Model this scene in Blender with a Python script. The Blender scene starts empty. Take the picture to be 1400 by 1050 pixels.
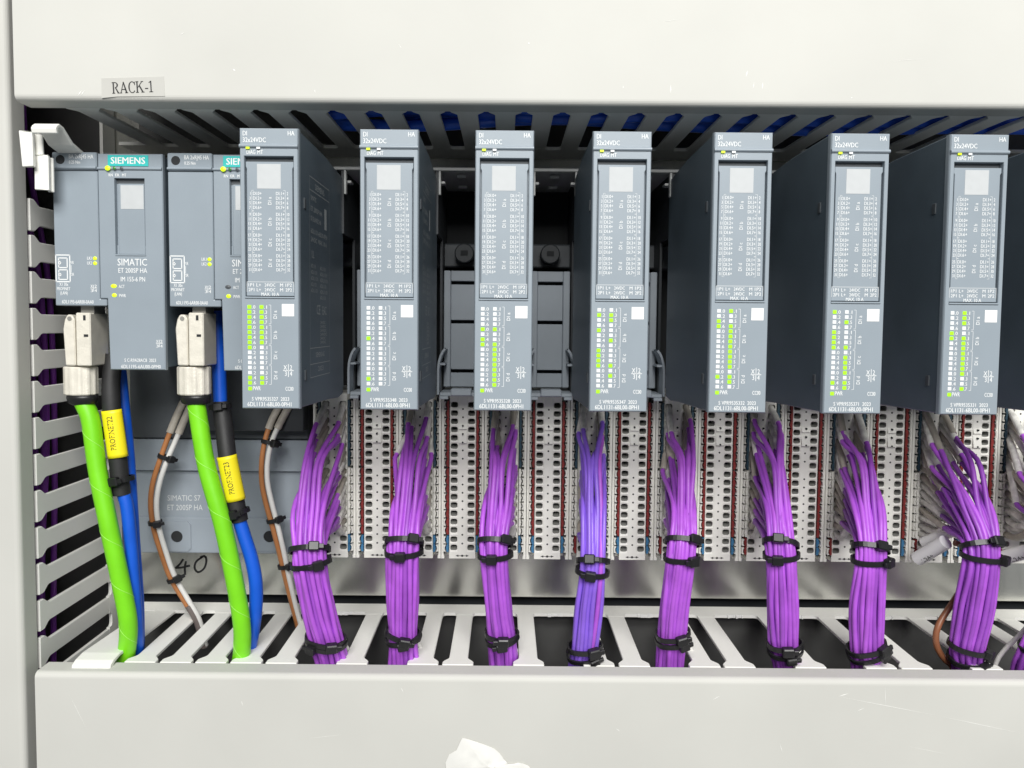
import bpy, bmesh, math, random
from mathutils import Vector, Matrix

# ------------------------------------------------------------------ camera, world, light, exposure
sc = bpy.context.scene
C = sc.collection
F = 1040.0                      # focal length in photo pixels (photo 1400 x 1050)
PITCH, ROLL = 3.1, 0.5
CXP, CYP = 691.5, 501.3         # principal point in the photo
cam_d = bpy.data.cameras.new("camera")
cam = bpy.data.objects.new("camera", cam_d)
C.objects.link(cam)
RC = Matrix.Rotation(math.radians(90 - PITCH), 3, 'X') @ Matrix.Rotation(math.radians(ROLL), 3, 'Z')
cam.matrix_world = RC.to_4x4()
cam_d.sensor_width = 36.0
cam_d.lens = 36.0 * F / 1400.0
cam_d.shift_x = (700 - CXP) / 1400.0
cam_d.shift_y = -(525 - CYP) / 1400.0
cam_d.clip_start = 0.01
cam_d.clip_end = 20
sc.camera = cam

w = bpy.data.worlds.new("World")
sc.world = w
w.use_nodes = True
w.node_tree.nodes["Background"].inputs[0].default_value = (0.93, 0.97, 1.0, 1)
w.node_tree.nodes["Background"].inputs[1].default_value = 0.20

def area(name, loc, target, sx, sy, power, col):
    d = bpy.data.lights.new(name, 'AREA')
    d.shape = 'RECTANGLE'; d.size = sx; d.size_y = sy; d.energy = power; d.color = col
    o = bpy.data.objects.new(name, d); C.objects.link(o)
    o.location = loc
    o.rotation_euler = (Vector(target) - Vector(loc)).to_track_quat('-Z', 'Y').to_euler()
    return o
area("ceiling_panel_light", (0.12, -1.06, 1.18), (0.03, 0.35, -0.05), 1.2, 0.42, 31.0, (1.0, 0.99, 0.965))
area("far_fill_light", (0.22, -2.05, 1.08), (0.03, 0.35, -0.05), 1.6, 0.5, 44.0, (1.0, 0.99, 0.965))  # added fill from far in front; no panel known there

sc.view_settings.view_transform = 'Standard'
sc.view_settings.look = 'None'
sc.view_settings.exposure = 0.0
sc.view_settings.gamma = 1.0
sc.cycles.max_bounces = 6
sc.cycles.use_denoising = True

# ------------------------------------------------------------------ helpers (all sizes in mm)
S = 0.001
rnd = random.Random(7)

def P(px, py, Y):
    """point of the place seen at photo pixel (px, py) at depth Y mm"""
    d = RC @ Vector(((px - CXP) / F, -(py - CYP) / F, -1.0))
    return d * (Y / d.y)

def mat(name, col, rough=0.5, metal=0.0, var=0.06, vscale=60.0, bump=0.0, bscale=900.0, emit=None, estr=0.0, spec=0.5, stretch=None, coat=0.0):
    m = bpy.data.materials.new(name); m.use_nodes = True
    nt = m.node_tree; N = nt.nodes; L = nt.links
    b = N["Principled BSDF"]
    b.inputs["Base Color"].default_value = (*col, 1)
    b.inputs["Roughness"].default_value = rough
    b.inputs["Metallic"].default_value = metal
    b.inputs["Specular IOR Level"].default_value = spec
    b.inputs["Coat Weight"].default_value = coat
    tc = N.new("ShaderNodeTexCoord")
    src = tc.outputs["Object"]
    if stretch:
        mp = N.new("ShaderNodeMapping"); mp.inputs["Scale"].default_value = stretch
        L.new(src, mp.inputs[0]); src = mp.outputs[0]
    if var > 0:
        n = N.new("ShaderNodeTexNoise"); n.inputs["Scale"].default_value = vscale; n.inputs["Detail"].default_value = 6
        L.new(src, n.inputs["Vector"])
        r = N.new("ShaderNodeMapRange"); r.inputs["From Min"].default_value = 0.3; r.inputs["From Max"].default_value = 0.7
        r.inputs["To Min"].default_value = 1 - var; r.inputs["To Max"].default_value = 1 + var
        L.new(n.outputs["Fac"], r.inputs["Value"])
        mx = N.new("ShaderNodeMix"); mx.data_type = 'RGBA'; mx.blend_type = 'MULTIPLY'; mx.inputs[0].default_value = 1
        mx.inputs[6].default_value = (*col, 1)
        L.new(r.outputs[0], mx.inputs[7]); L.new(mx.outputs[2], b.inputs["Base Color"])
        r2 = N.new("ShaderNodeMapRange"); r2.inputs["To Min"].default_value = max(0.03, rough - 0.09); r2.inputs["To Max"].default_value = min(1, rough + 0.09)
        L.new(n.outputs["Fac"], r2.inputs["Value"]); L.new(r2.outputs[0], b.inputs["Roughness"])
    if bump > 0:
        n2 = N.new("ShaderNodeTexNoise"); n2.inputs["Scale"].default_value = bscale; n2.inputs["Detail"].default_value = 3
        L.new(tc.outputs["Object"], n2.inputs["Vector"])
        bp = N.new("ShaderNodeBump"); bp.inputs["Strength"].default_value = bump; bp.inputs["Distance"].default_value = 0.0004
        L.new(n2.outputs["Fac"], bp.inputs["Height"]); L.new(bp.outputs[0], b.inputs["Normal"])
    if emit:
        b.inputs["Emission Color"].default_value = (*emit, 1); b.inputs["Emission Strength"].default_value = estr
    return m

M = {}
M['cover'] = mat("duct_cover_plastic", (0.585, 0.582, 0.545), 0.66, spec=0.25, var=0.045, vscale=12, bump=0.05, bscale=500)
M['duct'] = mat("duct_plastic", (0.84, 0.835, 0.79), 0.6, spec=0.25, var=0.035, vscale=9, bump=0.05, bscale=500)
M['ductin_shade'] = mat("duct_inner_shade", (0.07, 0.07, 0.068), 0.5, var=0.08)  # same plastic as the ducts; their inner shade is painted into this colour
M['white_stress'] = mat("broken_plastic", (0.86, 0.86, 0.83), 0.6, var=0.05, vscale=400, bump=0.5, bscale=900)
M['face'] = mat("module_light_grey", (0.285, 0.332, 0.374), 0.38, var=0.025, vscale=50, bump=0.12, bscale=2600)
M['body'] = mat("module_dark_grey", (0.105, 0.137, 0.165), 0.42, var=0.14, vscale=28, bump=0.12, bscale=2200)
M['dark'] = mat("dark_recess_plastic", (0.035, 0.04, 0.045), 0.5, var=0.1)
M['slot'] = mat("slot_dark_grey", (0.085, 0.095, 0.105), 0.5, var=0.05)
M['black'] = mat("black_plastic", (0.012, 0.012, 0.013), 0.38, var=0.2, vscale=120)
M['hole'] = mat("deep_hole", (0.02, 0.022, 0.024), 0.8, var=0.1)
M['carrier'] = mat("carrier_grey", (0.34, 0.38, 0.42), 0.45, var=0.06, vscale=40, bump=0.08, bscale=1500)
M['base'] = mat("base_plate_grey", (0.30, 0.34, 0.38), 0.45, var=0.06, vscale=40, bump=0.08, bscale=1500)
M['carrier_l'] = mat("carrier_pale_edge", (0.50, 0.51, 0.50), 0.5, var=0.06)
M['tb'] = mat("terminal_white", (0.88, 0.87, 0.81), 0.55, var=0.06, vscale=120, bump=0.06)
M['tbg'] = mat("terminal_grey", (0.55, 0.54, 0.49), 0.5, var=0.06)
M['well'] = mat("entry_grey", (0.30, 0.30, 0.28), 0.6, var=0.1)
M['red'] = mat("terminal_red", (0.24, 0.028, 0.025), 0.45, var=0.15, vscale=200)
M['tblue'] = mat("terminal_blue", (0.05, 0.19, 0.36), 0.45, var=0.15, vscale=200)
M['dblue'] = mat("terminal_dark_blue", (0.035, 0.075, 0.105), 0.45, var=0.15, vscale=200)
M['print'] = mat("white_print", (0.80, 0.82, 0.82), 0.6, var=0)
M['printdim'] = mat("pale_grey_print", (0.66, 0.68, 0.68), 0.6, var=0)
M['printside'] = mat("side_grey_print", (0.40, 0.43, 0.44), 0.6, var=0)
M['ink'] = mat("black_ink", (0.02, 0.02, 0.022), 0.5, var=0)
M['patch'] = mat("blank_code_patch", (0.53, 0.55, 0.56), 0.6, var=0.03, vscale=300)
M['white'] = mat("white_label", (0.88, 0.88, 0.87), 0.55, var=0.02)
M['green_on'] = mat("lit_green_indicator", (0.30, 0.72, 0.02), 0.35, var=0, emit=(0.36, 0.95, 0.01), estr=0.6)
M['lime_on'] = mat("lit_lime_indicator", (0.55, 0.75, 0.02), 0.35, var=0, emit=(0.6, 0.9, 0.01), estr=0.55)
M['green_dim'] = mat("dim_green_indicator", (0.05, 0.22, 0.03), 0.35, var=0)
M['led_off'] = mat("unlit_indicator", (0.80, 0.82, 0.82), 0.35, var=0)
M['teal'] = mat("teal_badge", (0.035, 0.53, 0.50), 0.45, var=0.02)
M['purple'] = mat("purple_insulation", (0.44, 0.105, 0.66), 0.42, var=0.16, vscale=90, bump=0.05, bscale=700)
M['purple2'] = mat("deep_purple_insulation", (0.33, 0.078, 0.53), 0.42, var=0.16, vscale=90, bump=0.05, bscale=700)
M['violet'] = mat("violet_insulation", (0.26, 0.125, 0.70), 0.36, var=0.12, vscale=90, bump=0.05, bscale=700)
M['sleeve'] = mat("marker_sleeve_white", (0.78, 0.765, 0.72), 0.45, var=0.30, vscale=210, bump=0.08)
M['sleeve_t'] = mat("marker_sleeve_tan", (0.46, 0.42, 0.36), 0.5, var=0.2, vscale=170)
M['greencab'] = mat("green_jacket", (0.20, 0.68, 0.012), 0.42, var=0.07, vscale=70, bump=0.1, bscale=300)
M['greenline'] = mat("green_wrap_edge", (0.36, 0.80, 0.12), 0.4, var=0)
M['bluecab'] = mat("blue_jacket", (0.006, 0.10, 0.62), 0.42, var=0.08, vscale=70, bump=0.08, bscale=300)
M['ductblue'] = mat("blue_wire", (0.03, 0.15, 0.85), 0.35, var=0.1)
M['yellow'] = mat("yellow_tag", (0.90, 0.76, 0.015), 0.42, var=0.02)
M['shrink'] = mat("black_shrink_tube", (0.02, 0.02, 0.021), 0.6, var=0.2, vscale=100, bump=0.15, bscale=600)
M['brown'] = mat("brown_insulation", (0.25, 0.095, 0.045), 0.4, var=0.12, vscale=90)
M['orange'] = mat("orange_brown_insulation", (0.42, 0.17, 0.06), 0.4, var=0.12, vscale=90)
M['wire_w'] = mat("white_insulation", (0.70, 0.69, 0.66), 0.4, var=0.08)
M['sheath'] = mat("grey_brown_sheath", (0.17, 0.14, 0.13), 0.45, var=0.15)
M['zinc'] = mat("galvanised_plate", (0.66, 0.66, 0.62), 0.24, metal=0.88, var=0.32, vscale=34, bump=0.06, bscale=260, stretch=(1, 1, 0.28))  # zinc spangle; its upright streaks also paint in blurred shadows and reflections
M['nickel'] = mat("cast_nickel", (0.82, 0.78, 0.68), 0.34, metal=0.18, var=0.06, vscale=260, bump=0.4, bscale=1500)
M['steel'] = mat("grey_tab_metal", (0.38, 0.37, 0.34), 0.45, metal=0.5, var=0.1)
M['tape'] = mat("label_tape", (0.53, 0.525, 0.49), 0.32, var=0.04, vscale=90)
M['paper'] = mat("white_paper", (0.76, 0.755, 0.72), 0.8, var=0.03, bump=0.2, bscale=250)

class MB:
    def __init__(s):
        s.v = []; s.f = []; s.mi = []; s.sm = []
    def add(s, vs, fs, mi=0, smooth=False):
        o = len(s.v)
        s.v += [tuple(p) for p in vs]
        for f in fs:
            s.f.append(tuple(i + o for i in f)); s.mi.append(mi); s.sm.append(smooth)
        return s
    def box(s, x0, x1, y0, y1, z0, z1, c=0.0, mi=0):
        if c <= 0:
            vs = [(x, y, z) for x in (x0, x1) for y in (y0, y1) for z in (z0, z1)]
            return s.add(vs, [(0, 1, 3, 2), (4, 6, 7, 5), (0, 4, 5, 1), (2, 3, 7, 6), (0, 2, 6, 4), (1, 5, 7, 3)], mi)
        lo = (x0, y0, z0); hi = (x1, y1, z1)
        vs = []; ix = {}
        for sx in (0, 1):
            for sy in (0, 1):
                for sz in (0, 1):
                    sg = (sx, sy, sz)
                    for a in range(3):
                        p = []
                        for k in range(3):
                            base = hi[k] if sg[k] else lo[k]
                            if k != a: base += -c if sg[k] else c
                            p.append(base)
                        ix[(sg, a)] = len(vs); vs.append(p)
        fs = []
        for a in range(3):
            b, d = [k for k in range(3) if k != a]
            for sa in (0, 1):
                q = []
                for (sb, sd) in ((0, 0), (1, 0), (1, 1), (0, 1)):
                    g = [0, 0, 0]; g[a] = sa; g[b] = sb; g[d] = sd
                    q.append(ix[(tuple(g), a)])
                fs.append(q)
            for sb in (0, 1):
                for sd in (0, 1):
                    g0 = [0, 0, 0]; g0[b] = sb; g0[d] = sd; g0[a] = 0
                    g1 = list(g0); g1[a] = 1
                    g0 = tuple(g0); g1 = tuple(g1)
                    fs.append([ix[(g0, b)], ix[(g1, b)], ix[(g1, d)], ix[(g0, d)]])
        for sx in (0, 1):
            for sy in (0, 1):
                for sz in (0, 1):
                    g = (sx, sy, sz); fs.append([ix[(g, 0)], ix[(g, 1)], ix[(g, 2)]])
        return s.add(vs, fs, mi)
    def prism(s, poly, axis, a, b, mi=0):
        """poly: 2D points in the two other axes (in x,y,z order), extruded along axis from a to b"""
        def mk(p, t):
            if axis == 'x': return (t, p[0], p[1])
            if axis == 'y': return (p[0], t, p[1])
            return (p[0], p[1], t)
        n = len(poly)
        vs = [mk(p, a) for p in poly] + [mk(p, b) for p in poly]
        fs = [tuple(range(n)), tuple(range(2 * n - 1, n - 1, -1))]
        fs += [(i, (i + 1) % n, (i + 1) % n + n, i + n) for i in range(n)]
        return s.add(vs, fs, mi)
    def tube(s, pts, r, n=10, mi=0, cap=True):
        pts = [Vector(p) for p in pts]
        k = len(pts)
        T = []
        for i in range(k):
            t = pts[min(i + 1, k - 1)] - pts[max(i - 1, 0)]
            T.append(t.normalized() if t.length > 1e-9 else Vector((0, 0, -1)))
        ref = Vector((0, 1, 0)) if abs(T[0].y) < 0.9 else Vector((1, 0, 0))
        u = (ref - T[0] * ref.dot(T[0])).normalized()
        vs = []
        for i in range(k):
            u = (u - T[i] * u.dot(T[i])).normalized()
            v = T[i].cross(u)
            rr = r[i] if isinstance(r, (list, tuple)) else r
            for j in range(n):
                a = 2 * math.pi * j / n
                vs.append(pts[i] + (u * math.cos(a) + v * math.sin(a)) * rr)
        fs = []
        for i in range(k - 1):
            for j in range(n):
                fs.append((i * n + j, i * n + (j + 1) % n, (i + 1) * n + (j + 1) % n, (i + 1) * n + j))
        s.add(vs, fs, mi, True)
        if cap:
            s.add(vs[:n], [tuple(range(n - 1, -1, -1))], mi)
            s.add(vs[-n:], [tuple(range(n))], mi)
        return s
    def cyl(s, c, r, axis, a, b, n=20, mi=0, ch=0.0):
        """cylinder round an axis 'y' or 'z' through c"""
        prof = [(r - ch, a), (r, a + math.copysign(ch, b - a)), (r, b)] if ch else [(r, a), (r, b)]
        vs = []; fs = []
        for (rr, t) in prof:
            for j in range(n):
                al = 2 * math.pi * j / n
                p = (c[0] + rr * math.cos(al), c[1] + rr * math.sin(al))
                vs.append((p[0], t, p[1]) if axis == 'y' else (p[0], p[1], t))
        m_ = len(prof)
        for i in range(m_ - 1):
            for j in range(n):
                fs.append((i * n + j, i * n + (j + 1) % n, (i + 1) * n + (j + 1) % n, (i + 1) * n + j))
        fs.append(tuple(range(n))); fs.append(tuple(range(m_ * n - 1, (m_ - 1) * n - 1, -1)))
        return s.add(vs, fs, mi)
    def build(s, name, mats, parent=None, org=(0, 0, 0), recalc=True, bevel=0.0, loc=None):
        me = bpy.data.meshes.new(name)
        o3 = Vector(org)
        me.from_pydata([((Vector(p) - o3) * S) for p in s.v], [], s.f)
        if not isinstance(mats, (list, tuple)): mats = [mats]
        for m in mats: me.materials.append(m)
        me.polygons.foreach_set("material_index", s.mi)
        me.polygons.foreach_set("use_smooth", s.sm)
        if recalc or bevel:
            bm = bmesh.new(); bm.from_mesh(me)
            if bevel:
                bmesh.ops.remove_doubles(bm, verts=bm.verts, dist=1e-7)
                bmesh.ops.recalc_face_normals(bm, faces=bm.faces)
                ed = [e for e in bm.edges if len(e.link_faces) == 2 and e.calc_face_angle(0) > 0.6]
                bmesh.ops.bevel(bm, geom=ed, offset=bevel * S, segments=1, affect='EDGES', profile=0.5)
            bmesh.ops.recalc_face_normals(bm, faces=bm.faces)
            bm.to_mesh(me); bm.free()
        me.update()
        o = bpy.data.objects.new(name, me); C.objects.link(o)
        if parent: o.parent = parent
        if loc is not None: o.location = Vector(loc) * S
        return o

def thing(name, label, cat, loc=(0, 0, 0), group=None):
    o = bpy.data.objects.new(name, None); C.objects.link(o)
    o.empty_display_size = 0.01
    o.location = Vector(loc) * S
    o['label'] = label; o['category'] = cat
    if group: o['group'] = group
    return o
def tag(o, label, cat, group=None):
    o['label'] = label; o['category'] = cat
    if group: o['group'] = group
    return o
def clone(o, parent=None, loc=None):
    c = o.copy(); C.objects.link(c)
    c.parent = parent
    if loc is not None: c.location = Vector(loc) * S
    for ch in o.children: clone(ch, c)
    return c

def spline(pts, n):
    """Catmull-Rom through pts, n samples evenly by length"""
    pts = [Vector(p) for p in pts]
    q = [pts[0] * 2 - pts[1]] + pts + [pts[-1] * 2 - pts[-2]]
    out = []
    for i in range(1, len(q) - 2):
        a, b, c, d = q[i - 1], q[i], q[i + 1], q[i + 2]
        for k in range(10):
            t = k / 10
            out.append(0.5 * (2 * b + (c - a) * t + (2 * a - 5 * b + 4 * c - d) * t * t + (3 * b - a - 3 * c + d) * t ** 3))
    out.append(pts[-1])
    L = [0]
    for i in range(1, len(out)): L.append(L[-1] + (out[i] - out[i - 1]).length)
    res = []; j = 0
    for k in range(n):
        s_ = L[-1] * k / (n - 1)
        while j < len(L) - 2 and L[j + 1] < s_: j += 1
        f = (s_ - L[j]) / max(1e-9, L[j + 1] - L[j])
        res.append(out[j].lerp(out[j + 1], min(1, f)))
    return res

# ---- lettering: outlines of the built-in font as flat meshes
_tc = {}
def glyphs(s, bold=0.0):
    k = (s, bold)
    if k not in _tc:
        cu = bpy.data.curves.new("t", 'FONT'); cu.body = s; cu.resolution_u = 2; cu.offset = 0.0; cu.fill_mode = 'FRONT'
        ob = bpy.data.objects.new("t", cu)
        C.objects.link(ob)
        dg = bpy.context.evaluated_depsgraph_get()
        me = bpy.data.meshes.new_from_object(ob.evaluated_get(dg))
        vs = [(v.co.x, v.co.y) for v in me.vertices]; fs = [tuple(p.vertices) for p in me.polygons]
        bpy.data.objects.remove(ob); bpy.data.curves.remove(cu); bpy.data.meshes.remove(me)
        _tc[k] = (vs, fs)
    return _tc[k]
_capH = max(v[1] for v in glyphs("H")[0])

class Print:
    """flat print on a plane; fn(u, v) gives the 3D point, v downwards"""
    def __init__(s, fn, dbl=0.0): s.fn = fn; s.mb = MB(); s.dbl = dbl
    def text(s, t, u, v, h, width=None, align='l', rot=0, bold=0.012, sx=0.85, mi=0):
        vs, fs = glyphs(t, bold)
        if not vs: return
        x0 = min(p[0] for p in vs); x1 = max(p[0] for p in vs)
        k = h / _capH
        kx = width / (x1 - x0) if width else k * sx
        W = (x1 - x0) * kx
        ox = {'l': 0, 'c': -W / 2, 'r': -W}[align]
        c_, s_ = math.cos(math.radians(rot)), math.sin(math.radians(rot))
        out = []
        for (x, y) in vs:
            a = (x - x0) * kx + ox; b = y * k
            out.append(s.fn(u + a * c_ - b * s_, v - (a * s_ + b * c_)))
        s.mb.add(out, fs, mi)
        if s.dbl:
            s.mb.add([Vector(p) + Vector((s.dbl, -.014, 0)) for p in out], fs, mi)
    def rect(s, u0, v0, u1, v1, mi=0):
        s.mb.add([s.fn(u0, v0), s.fn(u1, v0), s.fn(u1, v1), s.fn(u0, v1)], [(0, 1, 2, 3)], mi)
    def line(s, u0, v0, u1, v1, t=0.5, mi=0):
        d = Vector((u1 - u0, v1 - v0)); n = Vector((-d.y, d.x)).normalized() * t / 2
        s.mb.add([s.fn(u0 + n.x, v0 + n.y), s.fn(u1 + n.x, v1 + n.y), s.fn(u1 - n.x, v1 - n.y), s.fn(u0 - n.x, v0 - n.y)], [(0, 1, 2, 3)], mi)
    def build(s, name, m, parent, org): return s.mb.build(name, m, parent, org, recalc=False)

# ------------------------------------------------------------------ setting: mounting plate
YP = 430.0
pl = MB().box(-420, 420, YP, YP + 3, P(691, 816.5, YP).z, 300, .4)
plate = pl.build("mounting_plate", M['zinc']); plate['kind'] = 'structure'
bw_ = MB().box(-420, 420, 448, 450, -330, 300).build("cabinet_back_wall", M['dark']); bw_['kind'] = 'structure'
# handwritten 40 on the plate (marker strokes)
ink = MB()
def stroke(pts, r=0.5):
    q = [P(x, y, YP - 0.2) for x, y in pts]
    q = spline(q, max(8, 3 * len(q)))
    for a, b in zip(q[:-1], q[1:]):
        d = (b - a).normalized(); n = Vector((-d.z, 0, d.x)) * r
        a2 = a - d * r * 0.4; b2 = b + d * r * 0.4
        ink.add([a2 + n, b2 + n, b2 - n, a2 - n], [(0, 1, 2, 3)])
stroke([(250, 765), (246, 771), (240, 776.5)], 0.55); stroke([(240, 776.5), (248, 776), (259, 773.5)], 0.55); stroke([(254, 768), (252.5, 776), (253, 785.5)], 0.55)
stroke([(276, 762), (268, 768), (266, 777), (271, 782.5), (279, 777), (282, 767), (280, 760.5), (274, 762)], 0.55)
ink.build("handwritten_number", M['ink'], plate, recalc=False)

# ------------------------------------------------------------------ wiring ducts
PITCHF = 16.7
def cover_profile(yf, yb, z_edge, z_far, up, r=2.6, t=1.8):
    """(y, z) outline of a snap-on cover: front plate, rounded edge and a flange going back; up=+1 when the flange is on top"""
    pts = [(yf, z_far)]
    cz = z_edge - up * r
    for k in range(7):
        a = math.pi / 2 * k / 6
        pts.append((yf + r - r * math.cos(a), cz + up * r * math.sin(a)))
    pts += [(yb, z_edge), (yb, z_edge - up * t), (yf + r, z_edge - up * t), (yf + t, z_edge - up * r), (yf + t, z_far)]
    return pts

def finger_mesh(y0, y1, thick):
    """finger lying in x/y, z from -thick to 0, hooked head at the front y0"""
    hw = 4.5; hh = 7.35
    poly = [(-hw, y1), (-hw, y0 + 8.0), (-hw - 0.5, y0 + 6.6), (-hh + 0.5, y0 + 4.2), (-hh, y0 + 3.2), (-hh, y0),
            (hh, y0), (hh, y0 + 3.2), (hh - 0.5, y0 + 4.2), (hw + 0.5, y0 + 6.6), (hw, y0 + 8.0), (hw, y1)]
    return MB().prism(poly, 'z', -thick, 0)

def wall_strip(necks, removed, x0, x1, ya, yb, thick):
    """back part of a slotted wall, slot ends rounded"""
    pts = [(x0, ya)]
    R = 2.0; sw = 3.85
    items = []
    i = 0
    while i < len(necks):
        j = i
        while j in removed and j + 1 < len(necks): j += 1
        items.append((necks[i] - sw, necks[j] + sw)); i = j + 1
    for (a, b) in items:
        if a <= x0 + 0.5 or b >= x1 - 0.5: continue
        pts += [(a, ya), (a, ya + 3.0 - R)]
        for k in range(1, 5): pts.append((a + R - R * math.cos(math.pi / 8 * k), ya + 3.0 - R + R * math.sin(math.pi / 8 * k)))
        for k in range(0, 4): pts.append((b - R + R * math.sin(math.pi / 8 * k), ya + 3.0 - R + R * math.cos(math.pi / 8 * k)))
        pts += [(b, ya + 3.0 - R), (b, ya)]
    pts += [(x1, ya), (x1, yb), (x0, yb)]
    return MB().prism(pts, 'z', -thick, 0)

# --- bottom duct
Xd = P(46, 905, 338).x                                   # where it butts against the upright duct
Zb = P(691, 910.5, 350).z
Zcb = P(691, 912, 347).z + 0.4
bd = thing("wiring_duct", "pale grey slotted wiring duct along the bottom with the purple bundles going down into it", "wiring duct", (0, 390, Zb), "slotted wiring ducts around the rack")
ob = (0, 390, Zb)
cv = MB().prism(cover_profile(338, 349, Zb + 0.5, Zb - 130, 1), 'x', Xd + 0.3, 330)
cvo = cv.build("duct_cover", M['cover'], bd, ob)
k0 = P(215, 911, 351).x
necks_b = [k0 + PITCHF * (k - 2) for k in range(0, 30)]   # k=0 -> 113 px
rem_b = {i + 2 for i in (4, 6, 9, 11, 14, 17, 19, 22, 24)}
FT = 1.7
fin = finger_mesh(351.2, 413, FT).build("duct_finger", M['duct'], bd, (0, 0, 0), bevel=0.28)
first = True
Xr = 335
for i in range(len(necks_b) - 1):
    if i in rem_b or i == 0: continue
    xc = (necks_b[i] + necks_b[i + 1]) / 2
    if xc > Xr: break
    o = fin if first else clone(fin, bd)
    first = False
    o.location = Vector((xc + rnd.uniform(-.15, .15), -390, rnd.uniform(-.1, .1))) * S
ws = wall_strip(necks_b, rem_b, Xd + 2, Xr, 413, 428.5, FT)
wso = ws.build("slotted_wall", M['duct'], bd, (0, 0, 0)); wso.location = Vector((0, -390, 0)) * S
# broken stubs of the fingers that were snapped off
st = MB()
for i in sorted(rem_b):
    xc = (necks_b[i] + necks_b[i + 1]) / 2
    x = xc - 4.2
    while x < xc + 4.0:
        wd = rnd.uniform(0.9, 2.2); ln = rnd.uniform(0.2, 1.5)
        MB().box(x, min(x + wd, xc + 4.3) - .03, 415.9 - ln, 416.6, Zb - 1.6, Zb + rnd.uniform(0.02, 0.35), 0.1).build("broken_stub", M['white_stress'], bd, ob)
        x += wd
MB().box(Xd + 2, Xr, 351, 428, Zb - 72, Zb - 70).build("duct_bottom", M['ductin_shade'], bd, ob)
MB().box(Xd + 2, Xr, 426.5, 428.4, Zb - 70, Zb - FT - 0.1).build("back_wall", M['ductin_shade'], bd, ob)
# first finger, bent up with its hook rolled over the lip
bf = MB()
y0s = [(P(101, 908, 349).x, P(170, 908, 349).x)]
L0 = P(108, 907, 349); L1 = P(160, 907, 349)
prof = [(343.2, -2.6), (342.6, -1.2), (343.2, 0.9), (346, 2.2), (352, 3.0), (372, 2.0), (412, 0.1), (412, -1.3), (372, 0.5), (352, 1.5), (347, 0.6), (345.4, -0.6), (344.8, -2.5)]
prof = [(y, z + Zb + 0.9) for y, z in prof]
bf.prism(prof, 'x', L0.x, L1.x)
bf.build("bent_finger", M['duct'], bd, ob, bevel=0.2)
pf = [(P(100, 908, 351).x, 352), (L0.x - .5, 352), (L0.x + 6, 380), (L0.x + 13, 412), (L0.x - 1, 412)]

# --- top duct
YTF = 333.0
Zt = P(691, 150.5, YTF).z
td = thing("wiring_duct", "slotted wiring duct across the top in shade, blue cables showing through its slots", "wiring duct", (0, 380, Zt), "slotted wiring ducts around the rack")
ot = (0, 380, Zt)
XdT = P(17.5, 80, 322).x
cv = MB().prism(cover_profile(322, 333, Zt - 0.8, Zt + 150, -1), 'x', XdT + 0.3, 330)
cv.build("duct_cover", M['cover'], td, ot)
k0 = P(611.4, 150.5, YTF + 1).x
necks_t = [k0 + 16.72 * k for k in range(-11, 17)]
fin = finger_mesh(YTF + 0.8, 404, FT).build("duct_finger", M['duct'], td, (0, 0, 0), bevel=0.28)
first = True
for i in range(1, len(necks_t) - 1):
    xc = (necks_t[i] + necks_t[i + 1]) / 2
    o = fin if first else clone(fin, td)
    first = False
    o.location = Vector((xc, -380, FT)) * S
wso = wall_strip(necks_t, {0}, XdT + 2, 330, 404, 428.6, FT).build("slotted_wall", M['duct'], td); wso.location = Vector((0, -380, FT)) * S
MB().box(XdT + 2, 330, YTF, 428, Zt + 75, Zt + 77).build("duct_top", M['ductin_shade'], td, ot)
MB().box(XdT + 2, 330, 426.5, 428.4, Zt + FT + .1, Zt + 75).build("back_wall", M['ductin_shade'], td, ot)

# --- upright duct on the left
Xw = P(46.5, 600, 350).x
ld = thing("wiring_duct", "upright slotted wiring duct down the left side, shaded purple wires behind its slots", "wiring duct", (Xw, 390, 0), "slotted wiring ducts around the rack")
ol = (Xw, 390, 0)
prof = cover_profile(338, 349, 0, -130, 1)               # (y, x)
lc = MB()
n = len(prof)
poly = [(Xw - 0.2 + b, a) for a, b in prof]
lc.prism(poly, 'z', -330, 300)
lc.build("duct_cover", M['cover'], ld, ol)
zk = [P(50, 368 + 50.0 * k, 351).z for k in range(-5, 13)]
fin = None
def lf_place(o, z): o.location = Vector((0, -390 + rnd.uniform(-.2, .2), z)) * S
fbase = finger_mesh(351, 413, FT)
fbase.v = [(z, y, x) for x, y, z in fbase.v]             # stand it up: width along z, thickness along x
for i in range(len(zk) - 1):
    if i in (0, 1, 2): continue                          # three fingers bent out of their slots
    zc = (zk[i] + zk[i + 1]) / 2
    if fin is None:
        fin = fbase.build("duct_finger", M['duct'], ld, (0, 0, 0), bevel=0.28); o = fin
    else: o = clone(fin, ld)
    lf_place(o, zc)
ws = wall_strip(sorted(zk), {14, 15, 16}, -320, 290, 413, 428.5, FT)
ws.v = [(z, y, x) for x, y, z in ws.v]
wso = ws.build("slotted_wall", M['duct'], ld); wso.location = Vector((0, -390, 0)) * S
MB().box(Xw - 62, Xw - 60, 351, 428, -320, 290).build("far_wall", M['ductin_shade'], ld, ol)
MB().box(Xw - 60, Xw - FT - .1, 426.5, 428.4, -320, 290).build("back_wall", M['ductin_shade'], ld, ol)
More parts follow.
